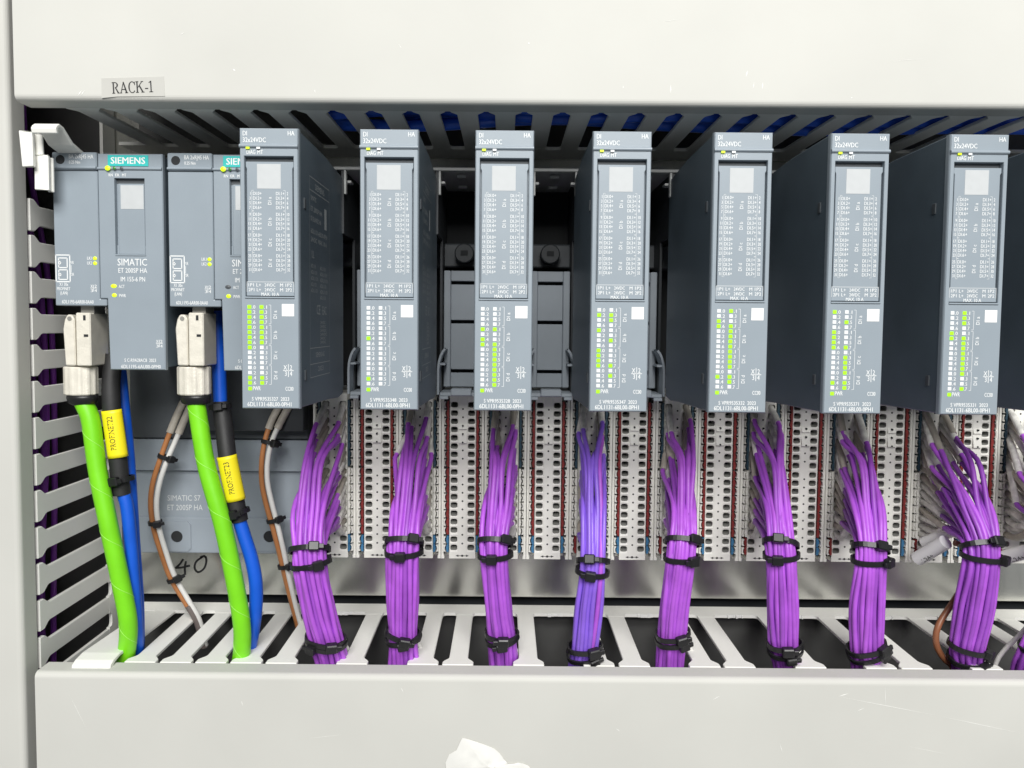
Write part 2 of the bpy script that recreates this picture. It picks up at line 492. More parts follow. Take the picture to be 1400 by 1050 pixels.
# bent fingers with hooked heads (upper left)
def hook(x0, x1, prof, name="bent_finger"):
    b = MB().prism(prof, 'x', x0, x1); return b.build(name, M['duct'], ld, ol, bevel=0.25)
def tab(q, Y, side):
    """thin bent head: a slanted plate facing forward and its shank going back"""
    mb = MB()
    f = [P(px, py, Y) for px, py in q]
    vs = f + [p + Vector((0, 1.3, 0)) for p in f]
    mb.add(vs, [(0, 1, 2, 3), (7, 6, 5, 4), (0, 1, 5, 4), (1, 2, 6, 5), (2, 3, 7, 6), (3, 0, 4, 7)])
    h = [P(px, py, Y + 2.6) for px, py in side]
    vs = h + [p + Vector((0, 1.3, 0)) for p in h]
    mb.add(vs, [(0, 1, 2, 3), (7, 6, 5, 4), (0, 1, 5, 4), (1, 2, 6, 5), (2, 3, 7, 6), (3, 0, 4, 7)])
    vs = [f[1], f[2], h[3], h[0]]; vs += [p + Vector((-.1, 1.3, 0)) for p in vs]
    mb.add(vs, [(0, 1, 2, 3), (7, 6, 5, 4), (0, 1, 5, 4), (1, 2, 6, 5), (2, 3, 7, 6), (3, 0, 4, 7)])
    mb.build("bent_finger", M['duct'], ld, ol, bevel=0.3)
tab([(25, 178), (44.5, 179.5), (47, 228), (30, 228)], 333, [(44.5, 181), (57, 184), (58.5, 212), (47, 212)])
tab([(46.5, 210.5), (66, 212), (67, 260), (47, 259)], 336, [(66, 215), (72, 216), (73, 263), (67, 262)])
a = P(47.5, 169, 330); b = P(82, 186, 330)
zt_, zb_ = a.z, b.z
prof = [(327.6, zb_ + .6), (327.0, zb_ + 2.6), (327.8, zt_ - 1.3), (329.8, zt_), (333, zt_ - .6), (340, zb_ - .4), (358, zb_ - 5.0), (400, zb_ - 11), (400, zb_ - 12.4), (358, zb_ - 6.3), (339, zb_ - 1.8), (332.6, zt_ - 2.0), (330.2, zt_ - 1.5), (328.8, zt_ - 2.4), (329.2, zb_ + 0.6)]
hook(a.x, b.x, prof)

# things lying inside the ducts
vb = MB()
for i in range(14):
    x = Xw - 22 - (i % 3) * 7 + rnd.uniform(-1, 1); y = 372 + (i // 3) * 8 + rnd.uniform(-4, 4)
    q = spline([(x + rnd.uniform(-3, 3), y + rnd.uniform(-4, 4), z) for z in (-330, -240, -150, -60, 20)] + [(x - 12, y + 6, 70), (x - 19, y + 10, 120), (x - 20, y + 10, 290)], 30)
    o = MB().tube(q, 1.5, 8).build("purple_wire", M['purple2'])  # deeper purple puts the duct's inner shade into the wire colour
    tag(o, "purple wire running upright inside the left wiring duct, seen through its slots", "wire", "purple wires inside the left duct")
for i in range(7):
    y = 350 + (i % 5) * 12 + rnd.uniform(-3, 3); z = Zt + 6 + (i // 3) * 9 + rnd.uniform(0, 5)
    q = spline([(x, y + rnd.uniform(-8, 8), z + rnd.uniform(-4, 4)) for x in (-90, -40, 20, 80, 150, 220, 320)], 40)
    o = MB().tube(q, 2.9, 10).build("blue_wire", M['ductblue'])
    tag(o, "blue cable lying inside the top wiring duct, seen through its slots", "cable", "blue cables inside the top duct")

# ------------------------------------------------------------------ cover stickers, paper, scratches
def serif_strokes():
    """RACK-1 in a serif letter, as (poly list) in units of cap height, baseline 0"""
    G = {}
    def bar(x0, y0, x1, y1): return [(x0, y0), (x1, y0), (x1, y1), (x0, y1)]
    def ring(cx, cy, rx, ry, a0, a1, t0, t1, n=14):
        out = []
        for i in range(n):
            a, b = math.radians(a0 + (a1 - a0) * i / n), math.radians(a0 + (a1 - a0) * (i + 1) / n)
            def wt(u): return t0 + (t1 - t0) * abs(math.cos(u))
            out.append([(cx + rx * math.cos(a), cy + ry * math.sin(a)), (cx + rx * math.cos(b), cy + ry * math.sin(b)),
                        (cx + (rx - wt(b)) * math.cos(b), cy + (ry - 0.06) * math.sin(b)), (cx + (rx - wt(a)) * math.cos(a), cy + (ry - 0.06) * math.sin(a))])
        return out
    G['R'] = ([bar(.08, 0, .20, 1), bar(0, 0, .28, .05), bar(0, .95, .3, 1), [(.28, .5), (.40, .5), (.66, .03), (.52, .03)], bar(.5, 0, .7, .05)] + ring(.28, .745, .30, .255, -90, 90, .06, .13), .72)
    G['A'] = ([[(.36, 1), (.42, 1), (.14, 0), (.07, 0)], [(.32, .98), (.43, 1), (.74, 0), (.59, 0)], bar(.2, .3, .56, .36), bar(0, 0, .22, .05), bar(.5, 0, .8, .05)], .82)
    G['C'] = (ring(.38, .5, .36, .52, 40, 320, .06, .13, 20) + [bar(.6, .68, .66, .98)], .72)
    G['K'] = ([bar(.08, 0, .20, 1), bar(0, 0, .28, .05), bar(0, .95, .28, 1), [(.2, .42), (.2, .5), (.56, .97), (.64, .97)], [(.30, .56), (.40, .66), (.74, .03), (.60, .03)], bar(.5, .95, .74, 1), bar(.52, 0, .82, .05)], .84)
    G['-'] = ([bar(.04, .30, .34, .38)], .40)
    G['1'] = ([bar(.16, 0, .27, 1), bar(.02, 0, .40, .05), [(.02, .82), (.02, .88), (.2, 1), (.2, .93)]], .44)
    return G
YC = 322.0
lab = MB()
q = [P(138.5, 107, YC - .15), P(224, 104.5, YC - .15), P(225.5, 131.5, YC - .15), P(160, 132, YC - .15), P(139, 134, YC - .15)]
n = len(q)
lab.add([p for p in q] + [p + Vector((0, .14, 0)) for p in q], [tuple(range(n)), tuple(range(2 * n - 1, n - 1, -1))] + [(i, (i + 1) % n, (i + 1) % n + n, i + n) for i in range(n)])
lo = lab.build("name_label", M['tape'])
tag(lo, "strip of clear label tape reading RACK-1 on the top duct cover", "label")
G = serif_strokes(); lt = MB()
base = P(153.5, 127.8, YC - .3); right = (P(210, 125.6, YC - .3) - base); ex = right.normalized(); ez = Vector((0, -0.0, 1)) - ex * ex.z
ez.normalize(); hcap = (P(153.5, 112.5, YC) - P(153.5, 127.8, YC)).length
adv = sum(G[c][1] for c in "RACK-1") * hcap; kx = right.length / adv
x = 0
for c in "RACK-1":
    for poly in G[c][0]:
        lt.add([base + ex * ((x + p[0] * hcap) * kx) + ez * (p[1] * hcap) + Vector((0, 0, 0)) for p in poly], [tuple(range(len(poly)))])
    x += G[c][1] * hcap
lt.build("lettering", M['ink'], lo, recalc=False)

# torn paper stuck on the bottom cover
pts = [(611, 1062), (609, 1043), (614, 1032), (624, 1026), (628, 1017), (632, 1009), (640, 1011), (652, 1015), (664, 1019), (676, 1024), (683, 1030), (689, 1038), (697, 1047), (704, 1046), (708, 1043), (714, 1044), (722, 1047), (730, 1056), (728, 1070), (660, 1075)]
tp = MB()
cen = P(665, 1048, 336.0)
ring_ = [P(px, py, 337.4 - rnd.uniform(0, .5)) for px, py in pts]
n = len(pts)
vs = []; NR = 7
for a in range(NR):
    f = 1 - a / NR
    for i, r_ in enumerate(ring_):
        p = cen.lerp(r_, f)
        vs.append(p + Vector((0, -1.3 * (1 - f) * (0.5 + 0.5 * math.sin(p.x * .42 + p.z * .3)) - .5 * (1 - f * f) * math.sin(p.x * .8 - p.z * .55), 0)))
vs.append(sum(vs[-n:], Vector()) / n)
fs = [(a * n + i, a * n + (i + 1) % n, (a + 1) * n + (i + 1) % n, (a + 1) * n + i) for a in range(NR - 1) for i in range(n)] + [((NR - 1) * n + i, (NR - 1) * n + (i + 1) % n, NR * n) for i in range(n)]
tp.add(vs, fs, 0, True)
tp.add([v + Vector((0, .25, 0)) for v in ring_], [tuple(range(n))])
tag(tp.build("torn_paper", M['paper']), "torn scrap of white paper sticking to the bottom duct cover", "paper scrap")
# hairline scratches on the covers
def scratches(lst, Y, parent, org):
    mb = MB()
    for (x0, y0, x1, y1, t) in lst:
        a, b = P(x0, y0, Y), P(x1, y1, Y); d = (b - a).normalized(); n_ = Vector((-d.z, 0, d.x)) * t
        mb.add([a, (a + b) / 2 + n_, b, (a + b) / 2 - n_], [(0, 1, 2, 3)])
    o = mb.build("scratch", M['white_stress'], parent, org, recalc=False); o['kind'] = 'stuff'
scratches([(1020, 105, 1022, 96, .2), (1031, 112, 1030, 121, .12), (1043, 112, 1042, 122, .2), (917, 115, 917, 128, .15), (318, 94, 322, 97, .3), (106, 131, 112, 123, .18), (110, 131, 116, 123, .15), (1164, 133, 1165, 134, .3), (852, 117, 852, 121, .15), (545, 60, 549, 66, .1), (722, 58, 724, 60, .3), (246, 48, 252, 44, .12), (905, 30, 930, 26, .06), (1220, 84, 1262, 80, .05), (430, 122, 431, 127, .14)], 321.9, cvo.parent and td, ot)
scratches([(1145, 952, 1280, 978, .10), (1280, 978, 1398, 1003, .10), (1147, 952, 1160, 948, .18), (1210, 938, 1211, 965, .10), (974, 957, 985, 951, .12), (1066, 1016, 1070, 1030, .12), (1172, 972, 1182, 968, .12), (94, 948, 120, 1000, .06), (330, 958, 332, 965, .12), (418, 1010, 470, 1004, .05), (548, 940, 552, 947, .1), (842, 996, 848, 1000, .12), (1240, 1020, 1300, 1032, .05)], 337.9, bd, ob)

# ------------------------------------------------------------------ module carrier
def sx(k): return P(691 + 58.42 * k, 640, 401).x          # slot centre
ZCT = P(620, 229.5, 370).z
ZCB = P(691, 536, 392).z
XL, XR = sx(-4.5), sx(14.5)
mc = thing("module_carrier", "grey plastic carrier of plug-in slots behind the row of modules, every second slot empty", "carrier", (sx(0), 400, ZCB))
oc = (sx(0), 400, ZCB)
MB().box(XL, XR, 369, 428, ZCT - 1.5, ZCT, 0.3).build("top_rail", M['carrier_l'], mc, oc)
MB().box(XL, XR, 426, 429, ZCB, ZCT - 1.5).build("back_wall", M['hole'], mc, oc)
Zmid = P(749, 335, 415).z; Zmid2 = P(749, 367, 415).z; Zlow = P(749, 371, 399).z
MB().box(XL, XR, 412, 426, Zmid2, Zmid, 0.8).build("cross_bar", M['slot'], mc, oc)
div = MB().box(-0.6, 0.6, 370, 426, Zmid, ZCT - 1.5).box(-0.6, 0.6, 396, 426, ZCB, Zmid)
dv = None
for k in range(-5, 15):
    x = sx(k + 0.5)
    if dv is None: dv = div.build("divider", M['dark'], mc, (0, 0, 0)); o = dv
    else: o = clone(dv, mc)
    o.location = Vector((x - oc[0], -oc[1], -oc[2])) * S
for k in range(-3, 15, 2):
    for sgn in (-1, 1):
        x = sx(k) + sgn * 10.6
        MB().box(min(x, x - sgn * 1.1), max(x, x - sgn * 1.1), 369.2, 372, ZCT - 13, ZCT - 1.6, 0.2).box(min(x, x - sgn * 2.9), max(x, x - sgn * 2.9), 372.1, 378, ZCT - 7.2, ZCT - 6.0, 0.2).build("corner_guide", M['carrier_l'], mc, oc)
    xo = sx(k)
    MB().box(xo - 2.2, xo + 2.2, 376, 379, ZCT - 3.4, ZCT - 1.9, .2).box(xo - 2.2, xo + 2.2, 388, 391, ZCT - 6.2, ZCT - 5.0, .2).build("latch_bar", M['carrier_l'], mc, oc)
    # screw boss
    zb = P(749, 348, 408).z
    bs = MB(); bs.cyl((xo, zb), 5.2, 'y', 404, 414, 22, ch=.6)
    so = bs.build("screw_boss", M['dark'], mc, oc)
    MB().box(xo - 1.9, xo + 1.9, 403.7, 404.2, zb - 1.2, zb + 1.4).build("screw_socket", M['hole'], so, oc)
    # grey lower panel with three grooves
    zt = Zlow; zb2 = P(749, 530, 399).z
    gz = [P(749, y, 399).z for y in (387.5, 441, 508.5)]
    pn = MB(); edges = [zt]
    for g in gz: edges += [g + 0.9, g - 0.9]
    edges.append(zb2)
    for i in range(0, len(edges), 2):
        pn.box(xo - 6.6, xo + 6.6, 400.2, 404, edges[i + 1], edges[i], 0.25)
    pn.box(xo - 10.2, xo - 6.65, 398.6, 404, zb2, zt, .4).box(xo + 6.65, xo + 10.2, 398.6, 404, zb2, zt, .4)
    pn.build("slot_panel", M['carrier'], mc, oc)
    MB().box(xo - 6.6, xo + 6.6, 405, 406, zb2, zt).build("groove_back", M['hole'], mc, oc)
    # bottom ledge with tab, and curved clip arms
    MB().box(xo - 10.9, xo + 10.9, 384, 402, ZCB - 1.6, ZCB + 0.2, .3).box(xo - 10.9, xo - 6.6, 383.2, 386, ZCB - 3.2, ZCB - 1.62, .25).box(xo + 6.6, xo + 10.9, 383.2, 386, ZCB - 3.2, ZCB - 1.62, .25).build("bottom_ledge", M['carrier'], mc, oc)
    MB().box(xo - 5.2, xo + 5.2, 381.8, 390, ZCB - 1.2, ZCB + 2.2, .4).build("release_tab", M['carrier'], mc, oc)
    for sgn in (-1, 1):
        zA = P(749, 478, 385).z
        arc = [(xo + sgn * 8.4, zA), (xo + sgn * 10.2, zA - 2.6), (xo + sgn * 11.6, zA - 7.5), (xo + sgn * 11.9, zA - 13), (xo + sgn * 11.9, ZCB - 1)]
        arc = spline([Vector((p[0], 385, p[1])) for p in arc], 12)
        arm = MB()
        for a_, b_ in zip(arc[:-1], arc[1:]):
            d_ = (b_ - a_).normalized(); nn = Vector((d_.z, 0, -d_.x)) * 0.55
            pts8 = [a_ + nn, b_ + nn, b_ - nn, a_ - nn]
            arm.add([p for p in pts8] + [p + Vector((0, 13, 0)) for p in pts8], [(0, 1, 2, 3), (4, 5, 6, 7), (0, 1, 5, 4), (2, 3, 7, 6)])
        arm.box(min(xo + sgn * 8.4, xo + sgn * 11.4), max(xo + sgn * 8.4, xo + sgn * 11.4), 386, 397, zA - 8.4, zA - 7.4)
        arm.build("clip_arm", M['carrier'], mc, oc)

# ------------------------------------------------------------------ terminal blocks
ZR = [P(691, y, 401).z for y in (554, 565.4, 576.7, 588, 599.3, 610.6, 622, 633.3, 646, 657.3, 668.6, 680, 691.3, 702.6, 714, 725.3, 738, 749.3)]
ZTT = P(691, 540, 401).z; ZTB = P(691, 764, 401).z
YT = 401.0
def make_block(wired):
    t = thing("terminal_block", "", "terminal block", (0, YT, ZTB), "terminal blocks under the modules")
    og = (0, YT, ZTB)
    h = MB()
    # front skin with real openings: hole cells left and right of a solid middle
    rows = sorted(ZR, reverse=True)
    bounds = [ZTT] + [(rows[i] + rows[i + 1]) / 2 for i in range(len(rows) - 1)] + [rows[-1] - 2.3]
    wells = MB()
    for cx in (-4.55, 4.55):
        for i, z in enumerate(rows):
            zt, zb = bounds[i], bounds[i + 1]
            x0, x1 = cx - 2.35, cx + 2.35
            hw, hh = 1.85, 1.5
            # rounded opening: 12 points, flatter at the foot
            op = []
            for k in range(12):
                a = 2 * math.pi * (k + 0.5) / 12
                ca, sa = math.cos(a), math.sin(a)
                e = 0.55
                op.append((cx + hw * math.copysign(abs(ca) ** e, ca), z + hh * math.copysign(abs(sa) ** e, sa)))
            # ring between the cell rectangle and the opening
            rect = []
            for k in range(12):
                a = 2 * math.pi * (k + 0.5) / 12
                ca, sa = math.cos(a), math.sin(a)
                m_ = max(abs(ca), abs(sa)); ux, uz = ca / m_, sa / m_
                rect.append((cx + ux * (x1 - x0) / 2, (z + uz * (zt - z)) if uz > 0 else (z + uz * (z - zb))))
            # snap four diagonal points to the corners
            for k, (qx, qz) in zip((1, 4, 7, 10), ((x1, zt), (x0, zt), (x0, zb), (x1, zb))): rect[k] = (qx, qz)
            vs = [(p[0], YT, p[1]) for p in rect] + [(p[0], YT + .35, p[1]) for p in op]
            h.add(vs, [(k, (k + 1) % 12, 12 + (k + 1) % 12, 12 + k) for k in range(12)])
            vs = [(p[0], YT + .35, p[1]) for p in op] + [(cx + (p[0] - cx) * .7, YT + 5.5, z + (p[1] - z) * .6 + .5) for p in op]
            wells.add(vs, [(k, (k + 1) % 12, 12 + (k + 1) % 12, 12 + k) for k in range(12)] , 0)
            wells.add([(cx + (p[0] - cx) * .7, YT + 5.5, z + (p[1] - z) * .6 + .5) for p in op], [tuple(range(12))], 1)
    for sx_ in (-1, 1): wells.box(min(sx_ * 8.93, sx_ * 9.95), max(sx_ * 8.93, sx_ * 9.95), YT + .4, YT + 1, ZTB + 3, ZTT, 0, 1)
    # middle: steps in the upper half, plain below
    zs = [P(691, y, 401).z for y in (540, 580, 587, 606, 616, 764)]
    h.add([(-2.2, YT, ZTT), (2.2, YT, ZTT), (2.2, YT, ZTB), (-2.2, YT, ZTB)], [(0, 1, 2, 3)])
    for (za, zb, d) in ((zs[1], zs[2], 0.9), (zs[2] - 1.2, zs[3], 1.3)):
        h.add([(-2.15, YT - .05, za), (2.15, YT - .05, za), (2.15, YT - d, zb), (-2.15, YT - d, zb), (2.15, YT, zb), (-2.15, YT, zb), (2.15, YT, za), (-2.15, YT, za)], [(0, 1, 2, 3), (3, 2, 4, 5), (1, 6, 4, 2), (0, 3, 5, 7)])
    # lower apron and body
    zl = rows[-1] - 2.3
    for sx_ in (-1, 1):
        h.add([(sx_ * 2.2, YT, zl), (sx_ * 7.0, YT, zl), (sx_ * 7.0, YT, ZTB), (sx_ * 2.2, YT, ZTB)], [(0, 1, 2, 3)])
    h.box(-8.9, 8.9, YT + 7, YT + 24, ZTB, ZTT)
    h.box(-6.95, 6.95, YT + .02, YT + 7, ZTB, ZTB + 2.0)
    h.box(-11.2, -10.0, YT, YT + 24, ZTB + 1.6, ZTT).box(10.0, 11.2, YT, YT + 24, ZTB + 1.6, ZTT)
    h.box(-11.2, -9.6, YT - .2, YT + 6, ZTB, ZTB + 1.6).box(9.6, 11.2, YT - .2, YT + 6, ZTB, ZTB + 1.6)
    h.build("housing", M['tb'], t, og, recalc=True)
    wo = wells.build("wire_entry", [M['well'], M['hole']], t, og, recalc=False); wo['kind'] = 'stuff'
    # bumpy outer steps, one per row
    b = MB()
    for sx_ in (-1, 1):
        for i, z in enumerate(rows):
            hi = 1.72
            poly = [(sx_ * 8.75, z - hi), (sx_ * 9.9, z - hi), (sx_ * 9.9, z + hi), (sx_ * 8.75, z + hi), (sx_ * 9.3, z + .75), (sx_ * 9.3, z - .75)]
            b.prism(poly, 'y', YT - 1.6 + (0.6 if i < 8 else 0), YT + 4, 1 if i < 8 else 0)
    bo = b.build("row_step", [M['tb'], M['tbg']], t, og); bo['kind'] = 'stuff'
    # spring release buttons, one column on either side
    r = MB()
    for sx_ in (-1, 1):
        for i, z in enumerate(rows):
            if not wired: mi = 0 if i < 16 else 1
            elif i < 8: mi = 2
            elif i < 16: mi = 3
            else: mi = 1 if sx_ > 0 else 0
            hi = 2.12
            xo_, xi_ = 8.45, 7.25
            poly = [(sx_ * xi_, z - hi), (sx_ * (xo_ - .35), z - hi), (sx_ * xo_, z - hi + .9), (sx_ * (xo_ + .0), z - .5), (sx_ * (xo_ + .38), z), (sx_ * xo_, z + .5), (sx_ * xo_, z + hi - .9), (sx_ * (xo_ - .35), z + hi), (sx_ * xi_, z + hi)]
            r.prism(poly, 'y', YT - .9 - .25 * (i % 2), YT + 4, mi)
    ro = r.build("release_button", [M['red'], M['tblue'], M['dblue'], M['tb']], t, og); ro['kind'] = 'stuff'
    # test points down the middle and the arrow mark
    d = MB()
    for i in range(len(rows) - 1):
        if i in (7,): continue
        zc = (rows[i] + rows[i + 1]) / 2
        d.cyl((0, zc), 0.5, 'y', YT - (1.36 if i in (2, 3, 4) else .06), YT + .5, 8)
    do = d.build("test_point", M['hole'], t, og); do['kind'] = 'stuff'
    pr = Print(lambda u, v: (u, YT - .05, ZTB + 1.45 - v))
    pr.line(-3, 0, 3, 0, .28)
    for sgn in (-1, 1):
        pr.mb.add([pr.fn(sgn * 3.6, 0), pr.fn(sgn * 2.0, -.6), pr.fn(sgn * 2.0, .6)], [(0, 1, 2)])
    pr.mb.add([pr.fn(.7 * math.cos(a), .6 * math.sin(a)) for a in [k * math.pi / 4 for k in range(8)]], [tuple(range(8))])
    pr.build("arrow_mark", M['ink'], t, og)
    return t
ordn = ["first", "second", "third", "fourth", "fifth", "sixth", "seventh", "eighth", "ninth"]
bw = make_block(True); bu = make_block(False)
fw = fu = True
for k in range(-4, 13):
    wired = k % 2 == 0
    src = bw if wired else bu
    if wired: o = src if fw else clone(src); fw = False
    else: o = src if fu else clone(src); fu = False
    o.location = Vector((sx(k), YT, ZTB)) * S
    if wired:
        o['label'] = "off-white terminal block full of wires, behind the %s purple bundle from the left" % ordn[(k + 4) // 2]
    else:
        i = (k + 3) // 2
        o['label'] = "terminal block of empty holes with red edges, between the %s and %s wire bundle" % (ordn[i], ordn[i + 1])

# ------------------------------------------------------------------ input modules
K = 22.4 / 79.5                     # mm per photo pixel on the module face
YM = 292.5
ZM = P(688, 177.5, YM).z
HM = 379.5 * K; WM = 79.5 * K
def fp(u, v, y): return (u * K - WM / 2, y, ZM - v * K)
mod = thing("input_module", "", "module", (0, YM, ZM - HM), "input modules plugged in a row")
om = (0, YM, ZM - HM)
# front shell with its sunken label window
def loop(u0, v0, u1, v1, y): return [fp(u0, v0, y), fp(u1, v0, y), fp(u1, v1, y), fp(u0, v1, y)]
U, V = 79.5, 379.5
sh = MB()
win = (6.0, 37.0, 73.5, 227.0)
Ls = [loop(0, 0, U, V, YM + 2.9), loop(0, 0, U, V, YM + 1.0), loop(.5, .5, U - .5, V - .5, YM + .45), loop(1.6, 1.6, U - 1.6, V - 1.6, YM), loop(*win, YM), loop(win[0] + .5, win[1] + .5, win[2] - .5, win[3] - .7, YM + .2), loop(win[0] + .6, win[1] + .6, win[2] - .6, win[3] - .9, YM + 2.6)]
vs = [p for L_ in Ls for p in L_]
fs = []
for i in range(len(Ls) - 1):
    for j in range(4): fs.append((i * 4 + j, i * 4 + (j + 1) % 4, (i + 1) * 4 + (j + 1) % 4, (i + 1) * 4 + j))
e = (len(Ls) - 1) * 4
fs.append((e, e + 1, e + 2, e + 3)); fs.append((3, 2, 1, 0))
sh.add(vs, fs)
sh.build("front_shell", M['face'], mod, om)
# rounded ridge under the heading
rp = []
for k in range(9):
    a = math.pi * k / 8; rp.append((YM + .25 - 1.1 * math.sin(a), ZM - 24.3 * K + 0.8 * math.cos(a)))
MB().prism(rp, 'x', -WM / 2 + .12, WM / 2 - .12).build("front_ridge", M['face'], mod, om)
# label strip, its edge flaps
lp = MB()
poly = [(7.6, 44.5), (72.2, 44.5), (72.2, 51), (70.6, 54), (70.6, 205), (72.4, 209.5), (72.4, 225.2), (7.2, 225.2), (7.2, 209.5), (9.0, 205), (9.0, 54), (7.6, 51)]
lp.prism([(fp(u, v, 0)[0], fp(u, v, 0)[2]) for u, v in poly], 'y', YM + .75, YM + 2.4)
lp.build("label_strip", M['face'], mod, om, bevel=0.15)
p0, p1 = fp(6.9, 37.8, 0), fp(72.6, 44.2, 0)
MB().box(p0[0], p1[0], YM + 2.3, YM + 2.55, p1[2], p0[2]).build("slot_shadow_gap", M['slot'], mod, om).name = "label_slot_shade"  # dark plate paints in the shade of the deep slot
# ledge line under the window
p0, p1 = fp(6, 226.4, 0), fp(73.5, 228.6, 0)
MB().box(p0[0], p1[0], YM - .45, YM + .3, p1[2], p0[2], .15).build("window_sill", M['face'], mod, om)
# grey body behind
zt = ZM; zb = ZM - HM
Zc1 = P(691, 236, 366).z
bp = [(YM + 2.95, zt - .25), (YM + 2.95, zb + .25), (345, zb - 1.2), (362, zb - 2.2), (371, zb - 1.2), (373, zb + 3), (373, zt - 4.2), (369, zt - 3.0), (335, zt - .7)]
MB().prism(bp, 'x', -WM / 2 + .25, WM / 2 - .25).build("body", M['body'], mod, om, bevel=0.4)
# moulded notches on both flanks
for v in (95, 335):
    for sgn in (-1, 1):
        z = ZM - v * K; xx = sgn * (WM / 2 - .2)
        nb = MB().box(min(xx, xx - sgn * .8), max(xx, xx - sgn * .8) + (0 if sgn < 0 else 0), YM + 8.4, YM + 11.0, z - 2.1, z + 2.1, .2)
        nb.v = [(p[0] + sgn * .32, p[1], p[2]) for p in nb.v]
        nb.build("side_catch", M['slot'], mod, om)
# white square and blank patch where the code stood
p0, p1 = fp(56, 236, 0), fp(72.6, 252.6, 0)
MB().box(p0[0], p1[0], YM - .08, YM + .1, p1[2], p0[2]).build("white_square", M['white'], mod, om)
p0, p1 = fp(23, 47.5, 0), fp(55, 80.5, 0)
MB().box(p0[0], p1[0], YM + .66, YM + .8, p1[2], p0[2]).build("blank_patch", M['patch'], mod, om)
# print on the strip
pr = Print(lambda u, v: fp(u, v, YM + .69), .035)
grp = [(87, 93.3, 99.5, 105.8), (115, 121.3, 127.5, 133.8), (143, 149.3, 155.5, 161.8), (170.8, 177.1, 183.3, 189.6)]
n = 1
for gi, g in enumerate(grp):
    for ri, v in enumerate(g):
        vv = v + 2.2
        pr.text(str(n), 14, vv, 4.2, align='r', sx=.7); pr.text(str(n + 1), 63, vv, 4.2, sx=.7)
        pr.text("DI.%d+" % (ri * 2), 17.2, vv, 4.4, width=11.6, bold=.02); pr.text("DI.%d+" % (ri * 2 + 1), 48.3, vv, 4.4, width=11.4, bold=.02)
        n += 2
    pr.text("DI " + "abcd"[gi], 42, g[0] + 15, 4.6, width=10.5, rot=90)
    for (ua, ub) in ((15.6, 18.4), (60.9, 58.2)):
        pr.line(ua, g[0] - 4.2, ua, g[3] + 4.2, .35); pr.line(ua, g[0] - 4.2, ub, g[0] - 4.2, .35); pr.line(ua, g[3] + 4.2, ub, g[3] + 4.2, .35)
pr.line(8, 206.2, 71.5, 206.2, .5); pr.line(8, 206, 8, 220, .4); pr.line(71.5, 206, 71.5, 220, .4)
for v, a_, b_ in ((212.5, "1P1 L+", "1P2"), (219, "2P1 L+", "2P2")):
    pr.text(a_, 10, v, 4.4, width=17, bold=.016); pr.text("24VDC", 32, v, 4.4, width=14.5, bold=.016); pr.text("M", 53, v, 4.4, width=4); pr.text(b_, 60.5, v, 4.4, width=8.6, bold=.016)
pr.text("MAX. 10 A", 39.5, 225, 4.4, width=24, align='c', bold=.016)
pr.build("strip_lettering", M['print'], mod, om)
pr = Print(lambda u, v: fp(u, v, YM - .05), .05)
pr.text("DI", 5, 10.5, 6.2, width=5.6); pr.text("HA", 65.5, 10, 6.0, width=9)
pr.text("32x24VDC", 5, 19.2, 6.2, width=31)
pr.text("DIAG", 10, 35, 5.4, width=11.6, bold=.02); pr.text("MT", 24.5, 35, 5.4, width=7.5, bold=.02)
for i in range(16):
    v = 240.3 + 6.9 * i
    pr.text(".%d" % (2 * (i % 4)), 15.3, v + 2.4, 4.6, width=4.6, bold=.02); pr.text(".%d" % (2 * (i % 4) + 1), 32, v + 2.4, 4.6, width=3.6, bold=.02)
for g in range(4):
    v0 = 237.5 + 27.6 * g; v1 = v0 + 25.6
    pr.line(41, v0, 41, v1, .5); pr.line(38.2, v0, 41, v0, .5); pr.line(38.2, v1, 41, v1, .5)
    pr.text("DI " + "abcd"[g], 49, v0 + 18.5, 4.6, width=11, rot=90)
pr.line(64.3, 318, 64.3, 335.5, .9); pr.line(57, 326.8, 71.6, 326.8, .9)
for t_, u, v in (("X1", 57.6, 325.6), ("2", 66.4, 325.6), ("3", 59.5, 334), ("4", 66.2, 334)): pr.text(t_, u, v, 6.2, sx=.75, bold=.006)
pr.text("PWR", 15.6, 354.2, 5.6, width=10.5); pr.text("CC00", 60, 354.4, 5.4, width=11)
pr.text("6DL1131-6BL00-0PH1", 8, 378.6 - 4.4 + 1.8, 5.8, width=60, bold=.008)
pr.build("front_lettering", M['print'], mod, om)
# print on the right flank
pr = Print(lambda u, v: (WM / 2 - .25 + .06, YM + u, ZM - v))
bx = (17, 51)
for v in (14.5, 19.8, 84, 90.6, 96): pr.line(bx[0], v, bx[1], v, .28)
pr.line(bx[0], 14.5, bx[0], 96, .22); pr.line(bx[1], 14.5, bx[1], 96, .22)
for t_, u, v, h_, w_ in (("SIEMENS", 26, 18.6, 2.4, 16), ("SIMATIC", 19, 23.6, 1.9, 9), ("ET 200SP HA", 19, 28.0, 1.9, 19), ("DI 32x24VDC HA", 19, 32, 1.9, 17),
        ("6DL1131-6BL00-0PH1", 19, 37, 1.9, 28), ("24VDC  MAX. 10 A", 19, 40.4, 1.9, 27), ("UL", 20, 47, 3, 4), ("CE", 28, 70, 4, 6), ("EAC", 38, 70, 3.6, 7), ("SIEMENS AG", 26, 88, 2, 15), ("2023", 30, 94, 2, 9)):
    pr.text(t_, u, v, h_, width=w_, bold=.015)
for i in range(6):
    for u0, u1 in ((19, 30), (34, 48)):
        if (i, u0) in ((5, 19),): continue
        pr.text("6DL1131", u0, 51 + 2.5 * i, 1.5, width=(u1 - u0) * (.7 + .3 * ((i * 7) % 5) / 4), bold=.03)
        if u0 == 34: pr.text("24VDC", u0, 74 + 1.7 * i, 1.2, width=9 + (i * 5) % 4, bold=.03)
